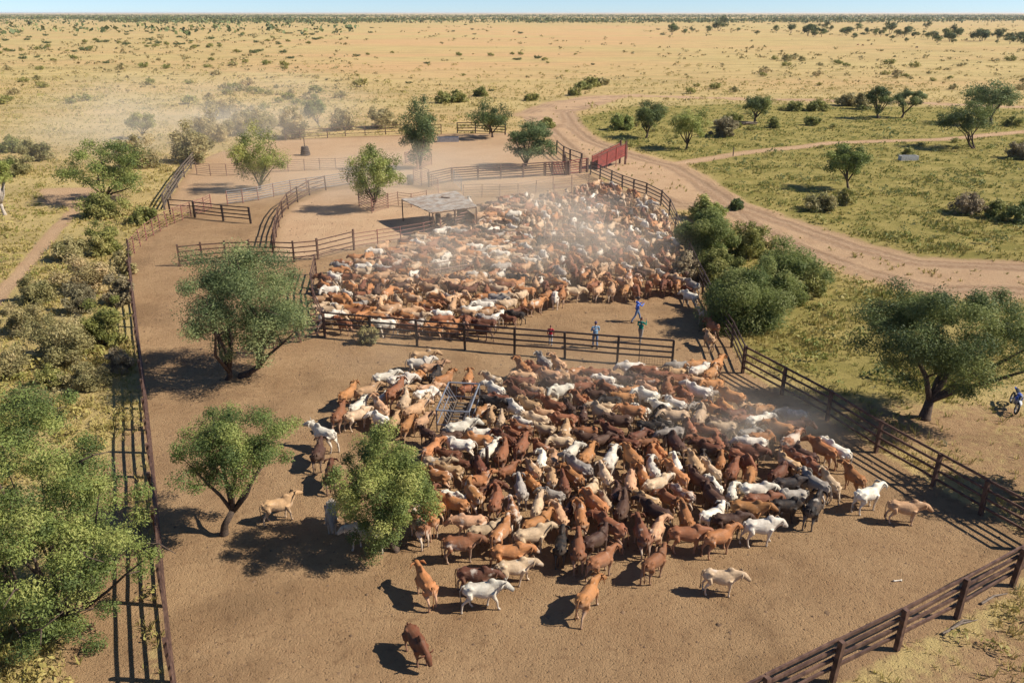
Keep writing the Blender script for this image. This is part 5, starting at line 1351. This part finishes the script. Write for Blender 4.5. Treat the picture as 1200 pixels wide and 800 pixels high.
# ------------------------------------------------------------------ people
M_SKIN = simple('skin', (.42, .23, .15), (.36, .19, .12), .55, 0, 8)
def cloth(name, c): return simple(name, c, tuple(x * .72 for x in c), .85, 0, 9, .01, .1)
def person(label, px, heading, shirt, trousers, boots, hat, pose, s=1.0, hatm=None, hair=None):
    p = G(*px); t = thing('person', label, 'person', (p.x, p.y, 0), heading, 'people working the cattle'); t.scale = (s, s, s)
    st = pose.get('stride', .12); mb = MB()
    HIP = .93
    # +X is forward
    rings(mb, [((0, 0, .86), .15, .10), ((0, 0, .95), .175, .12), ((.0, 0, 1.08), .15, .105), ((.01, 0, 1.22), .175, .12), ((0, 0, 1.36), .195, .12), ((-.01, 0, 1.45), .13, .085), ((0, 0, 1.49), .065, .06)][::1], 14)
    mb.v = [Vector(v) for v in mb.v]
    # rings() keeps the side axis level: for a vertical loft side = Y
    mb.tube([(0, 0, 1.45), (.015, 0, 1.56)], [.058, .052], 8)
    mb.ell((.025, 0, 1.655), (.098, .078, .118), 12, 9); mb.ell((.115, 0, 1.635), (.028, .016, .026), 6, 5)
    mb.ell((.085, 0, 1.585), (.035, .035, .025), 6, 5)
    for sd in (-1, 1): mb.ell((.01, sd * .08, 1.645), (.022, .012, .032), 6, 5)
    for sd in (-1, 1):
        f = st * sd
        mb.tube([(0, sd * .09, .95), (f * .35, sd * .10, .72), (f * .62 + .02, sd * .10, .50), (f * .95 - .02 - max(0, -f) * .15, sd * .105, .26), (f * 1.25 - .03, sd * .11, .09)], [.098, .085, .062, .056, .043], 10)
        fx = f * 1.25 - .03; mb.tube([(fx - .05, sd * .11, .055), (fx + .06, sd * .115, .05), (fx + .19, sd * .125, .03)], [(.045, .05), (.048, .045), (.035, .025)], 8)
    hands = []
    for sd, (e, w) in zip((-1, 1), pose['arms']):
        sh = Vector((-.01, sd * .195, 1.41)); e = Vector(e); w = Vector(w); e.y *= sd; w.y *= sd
        mb.tube([Vector((0, sd * .12, 1.42)), sh, sh.lerp(e, .5), e, e.lerp(w, .5), w], [.06, .066, .054, .045, .042, .030], 8)
        d = (w - e).normalized(); pc = w + d * .05
        mb.ell(pc, (.045, .03, .05), 8, 6, d.to_track_quat('Z', 'Y').to_matrix())
        hands.append((w, d, sd))
    raw = mb.mesh('person_raw', None)
    me = apply_mods(raw, [('REMESH', dict(mode='VOXEL', voxel_size=.014)), ('SMOOTH', dict(factor=.5, iterations=2)), ('DECIMATE', dict(ratio=.35))])
    # fingers: five separate, unequal, gently curled
    fb = MB()
    for w, d, sd in hands:
        q = d.to_track_quat('Z', 'Y').to_matrix(); ux, uy = q @ Vector((1, 0, 0)), q @ Vector((0, 1, 0))
        for k, ln in enumerate((.065, .078, .072, .056)):
            b0 = w + d * .085 + ux * (-.03 + .02 * k); fb.tube([b0, b0 + d * ln * .55, b0 + d * ln * .9 - uy * ln * .35], [.0095, .009, .007], 6)
        b0 = w + d * .045 + ux * .038; fb.tube([b0, b0 + d * .03 + ux * .028, b0 + d * .06 + ux * .032 - uy * .012], [.011, .010, .008], 6)
    fm = fb.mesh('fingers', None)
    bm = bmesh.new(); bm.from_mesh(me); bm.from_mesh(fm); bm.to_mesh(me); bm.free()
    mats = [M_SKIN, shirt, trousers, boots, hair or M_DARK]
    me.materials.clear()
    for m in mats: me.materials.append(m)
    wr = [Vector(w) for w, d, _ in hands]
    for pl in me.polygons:
        c = pl.center; k = 1
        if c.z > 1.50: k = 0
        if c.z > 1.66 and (c.x < .05 or c.z > 1.72) or (c.z > 1.60 and c.x < -.02): k = 4
        if k == 1:
            if c.z < .98 and abs(c.y) < .26 and min((c - w).length for w in wr) > .16: k = 2
            if c.z < .13: k = 3
            for w, d, _ in hands:
                if (c - w).dot(d) > -.01 and (c - w).length < .2: k = 0
        pl.material_index = k; pl.use_smooth = True
    link('body', me, t)
    hm = hatm or M_DARK
    if hat == 'brim':
        b = MB(); b.tube([(.02, 0, 1.70), (.02, 0, 1.715)], [.17, .17], 18); hb = b.build('hat_brim', hm, t)
        MB().tube([(.02, 0, 1.71), (.02, 0, 1.79), (.02, 0, 1.83)], [.105, .095, .06], 14).build('hat_crown', hm, t, True)
    elif hat == 'cap':
        MB().ell((.015, 0, 1.70), (.108, .09, .085), 12, 8).build('cap', hm, t, True)
        MB().tube([(.10, 0, 1.70), (.20, 0, 1.685)], [(.07, .008), (.05, .006)], 8).build('cap_peak', hm, t)
    # collar and belt
    MB().torus((0, 0, .985), (0, 0, 1), .158, .018, 20, 6).build('belt', M_DARK, t, True)
    return t
JEANS = cloth('blue_denim', (.13, .20, .33)); KHAKI = cloth('grey_trousers', (.33, .30, .27)); BOOT = simple('leather_boot', (.09, .05, .03), None, .6)
person('person in a bright blue shirt, jeans and black brimmed hat walking with hands raised', (746, 377.5), R(15), cloth('bright_blue_shirt', (.10, .20, .62)), JEANS, BOOT, 'brim',
       dict(stride=.32, arms=[((.20, .24, 1.22), (.42, .10, 1.36)), ((.18, .24, 1.22), (.40, .10, 1.34))]), 1.04)
person('person in a denim shirt, jeans and dark cap with folded arms behind the rails', (697, 408), R(95), cloth('faded_denim_shirt', (.20, .32, .44)), JEANS, BOOT, 'cap',
       dict(stride=.10, arms=[((.08, .25, 1.15), (.22, .02, 1.20)), ((.08, .25, 1.15), (.24, -.04, 1.24))]), 1.05, simple('purple_cap', (.10, .07, .13)))
person('person in a green shirt and grey trousers raising one hand', (750, 401.5), R(60), cloth('green_shirt', (.02, .25, .19)), KHAKI, BOOT, None,
       dict(stride=.22, arms=[((.12, .28, 1.25), (.30, .22, 1.50)), ((.10, .25, 1.14), (.25, .12, 1.10))]), 1.02, None, simple('brown_hair', (.16, .08, .05)))
person('small child in a red shirt standing by the middle rails', (645, 404.5), R(80), cloth('red_shirt', (.45, .03, .05)), cloth('pale_trousers', (.42, .44, .48)), BOOT, None,
       dict(stride=.08, arms=[((.02, .27, 1.15), (.12, .22, .95)), ((.02, .27, 1.15), (.10, .24, .93))]), .80, None, simple('brown_hair', (.16, .08, .05)))

# ------------------------------------------------------------------ motorcycle
def motorcycle():
    p = G(1186, 478); t = thing('motorcycle', 'blue and white trail motorcycle leaning on its stand near the shade tree', 'motorcycle', (p.x, p.y, 0), R(248))
    t.rotation_euler = (R(-9), 0, R(248))
    BL = simple('blue_plastic', (.02, .09, .55), (.02, .07, .42), .3, 0, 3, 0, .5); WH = simple('white_plastic', (.75, .75, .75), (.6, .6, .6), .35, 0, 3, 0, .5); AL = M_GALV; BK = simple('black_plastic', (.02, .02, .022), None, .5)
    for x in (-.66, .74):
        w = MB().torus((x, 0, .34), (0, 1, 0), .29, .052, 28, 8).build('wheel', M_RUBBER, t, True)
        MB().torus((x, 0, .34), (0, 1, 0), .235, .016, 24, 6).build('rim', AL, w, True)
        mb = MB()
        for k in range(12):
            a = 2 * math.pi * k / 12; mb.tube([(x, .03 * (-1) ** k, .34), (x + .235 * math.cos(a), 0, .34 + .235 * math.sin(a))], .004, 4)
        mb.tube([(x, -.06, .34), (x, .06, .34)], .04, 8); mb.build('spokes', AL, w)
    for s in (-1, 1): MB().tube([(.74, s * .085, .34), (.58, s * .085, .72), (.47, s * .085, 1.0)], [.028, .03, .024], 8).build('fork', AL, t, True)
    MB().tube([(.50, 0, .95), (.10, 0, .78), (-.30, 0, .72), (-.25, 0, .42), (.15, 0, .30), (.42, 0, .55), (.50, 0, .95)], .026, 6).build('frame', BK, t)
    for s in (-1, 1): MB().tube([(-.20, s * .09, .42), (-.66, s * .09, .34)], .024, 6).build('swing_arm', AL, t)
    MB().tube([(-.30, 0, .70), (-.45, 0, .42)], .045, 8).build('shock', BK, t)
    MB().tube([(.44, 0, .86), (.30, 0, .93), (.08, 0, .90), (-.02, 0, .86)], [(.05, .06), (.14, .12), (.13, .11), (.07, .05)], 10).build('tank', BL, t, True)
    for s in (-1, 1): MB().tube([(.46, s * .10, .86), (.34, s * .16, .72), (.22, s * .12, .58)], [(.02, .10), (.02, .13), (.015, .05)], 8).build('shroud', BL, t, True)
    MB().tube([(.10, 0, .93), (-.20, 0, .90), (-.55, 0, .93), (-.68, 0, .95)], [(.07, .03), (.11, .045), (.10, .04), (.06, .02)], 10).build('seat', BK, t, True)
    MB().tube([(-.50, 0, .88), (-.80, 0, .90), (-1.0, 0, .86)], [(.09, .025), (.09, .02), (.06, .012)], 8).build('rear_mudguard', BL, t, True)
    MB().tube([(.36, 0, .74), (.62, 0, .77), (.90, 0, .76), (1.08, 0, .68)], [(.06, .02), (.09, .022), (.08, .018), (.03, .008)], 8).build('front_mudguard', WH, t, True)
    MB().tube([(.54, 0, .86), (.60, 0, 1.02), (.55, 0, 1.10)], [(.10, .02), (.11, .03), (.07, .02)], 8).build('headlight_mask', WH, t, True)
    MB().box((.05, 0, .48), (.30, .22, .26)).build('engine', AL, t); MB().tube([(.05, 0, .55), (.10, 0, .76)], [.09, .075], 10).build('cylinder_head', AL, t)
    MB().tube([(.18, .11, .60), (.25, .13, .45), (-.10, .14, .42), (-.35, .15, .62), (-.72, .16, .74)], [.02, .02, .022, .04, .042], 8).build('exhaust', AL, t, True)
    hb = MB().tube([(.40, -.40, 1.08), (.46, -.2, 1.10), (.48, 0, 1.06), (.46, .2, 1.10), (.40, .40, 1.08)], .014, 6).build('handlebar', AL, t, True)
    for s in (-1, 1): MB().tube([(.42, s * .30, 1.085), (.39, s * .42, 1.08)], .02, 6).build('grip', BK, hb)
    MB().tube([(-.05, .12, .34), (-.02, .38, .03)], .014, 6).build('side_stand', AL, t)
    M = t.matrix_basis.to_3x3() if False else Matrix.Rotation(R(248), 3, 'Z') @ Matrix.Rotation(R(-9), 3, 'X')
    c = Vector((p.x, p.y, 0)) + M @ Vector((.40, .30, 1.22))
    h = thing('helmet', 'blue helmet with white trim hung on the motorcycle handlebar', 'helmet', c)
    MB().ell((0, 0, 0), (.15, .125, .135), 14, 10).build('shell', BL, h, True)
    MB().tube([(.10, 0, -.06), (.19, 0, -.08)], [(.09, .05), (.05, .035)], 10).build('chin_bar', WH, h, True); MB().tube([(.10, 0, .07), (.22, 0, .09)], [(.10, .012), (.08, .008)], 8).build('peak', WH, h)
motorcycle()

# ------------------------------------------------------------------ air: even haze, and dust kicked up by the cattle
def haze():
    mb = MB(); mb.box((0, 15500, 10.75), (54000, 50000, 23.5))
    m, nt = new_mat('haze_air'); N = NT(nt); out = N.n('ShaderNodeOutputMaterial'); v = N.n('ShaderNodeVolumePrincipled')
    v.inputs['Color'].default_value = (.86, .91, 1.0, 1); v.inputs['Density'].default_value = HAZE_D; v.inputs['Anisotropy'].default_value = .2
    N.l(v.outputs[0], out.inputs['Volume'])
    tag(mb.build('haze', m), 'pale air haze fading the far plain', 'haze', kind='stuff')
HAZE_D = 0.000045
haze()
def dust(px, py, rx, ry, rz, dens, seed, label):
    p = G(px, py); mb = MB(); mb.ell((0, 0, 0), (1, 1, 1), 20, 12)
    m, nt = new_mat('dust_air'); N = NT(nt); out = N.n('ShaderNodeOutputMaterial'); v = N.n('ShaderNodeVolumePrincipled')
    tc = N.n('ShaderNodeTexCoord'); ln = N.n('ShaderNodeVectorMath', operation='LENGTH'); N.l(tc.outputs['Object'], ln.inputs[0])
    fall = N.mrange(ln.outputs['Value'], 0.15, 1.0, 1.0, 0.0)
    mp = N.n('ShaderNodeMapping'); mp.inputs['Location'].default_value = (seed * 3.1, seed * 1.7, 0); N.l(tc.outputs['Object'], mp.inputs[0])
    nz = N.mrange(N.noise(mp.outputs[0], 1.9, 3, .55), .30, .70)
    N.l(N.math('MULTIPLY', N.math('MULTIPLY', fall, nz), dens), v.inputs['Density'])
    v.inputs['Color'].default_value = (.99, .90, .74, 1); v.inputs['Anisotropy'].default_value = -.1
    N.l(v.outputs[0], out.inputs['Volume'])
    o = mb.build('dust_cloud', m); o.location = (p.x, p.y, rz * .45); o.scale = (rx, ry, rz); tag(o, label, 'dust', kind='stuff')
dust(640, 290, 15, 21, 4.0, .105, 1, 'tan dust hanging over the crowded far herd')
dust(880, 520, 6, 4, 2.4, .13, 2, 'tan dust rising beside the shade tree shadow')
dust(240, 165, 40, 40, 9, .030, 3, 'thin dust drifting over the bushes behind the far yard')
dust(480, 230, 30, 18, 4.5, .05, 4, 'thin dust drifting past the shed and pens')
dust(460, 430, 6, 4, 2.2, .03, 5, 'faint dust over open soil by the middle fence')
dust(500, 325, 11, 12, 3.0, .06, 7, 'thin dust over the crowded far herd toward the shed')
dust(700, 470, 9, 5, 2.4, .05, 6, 'faint dust among the near herd back rows')
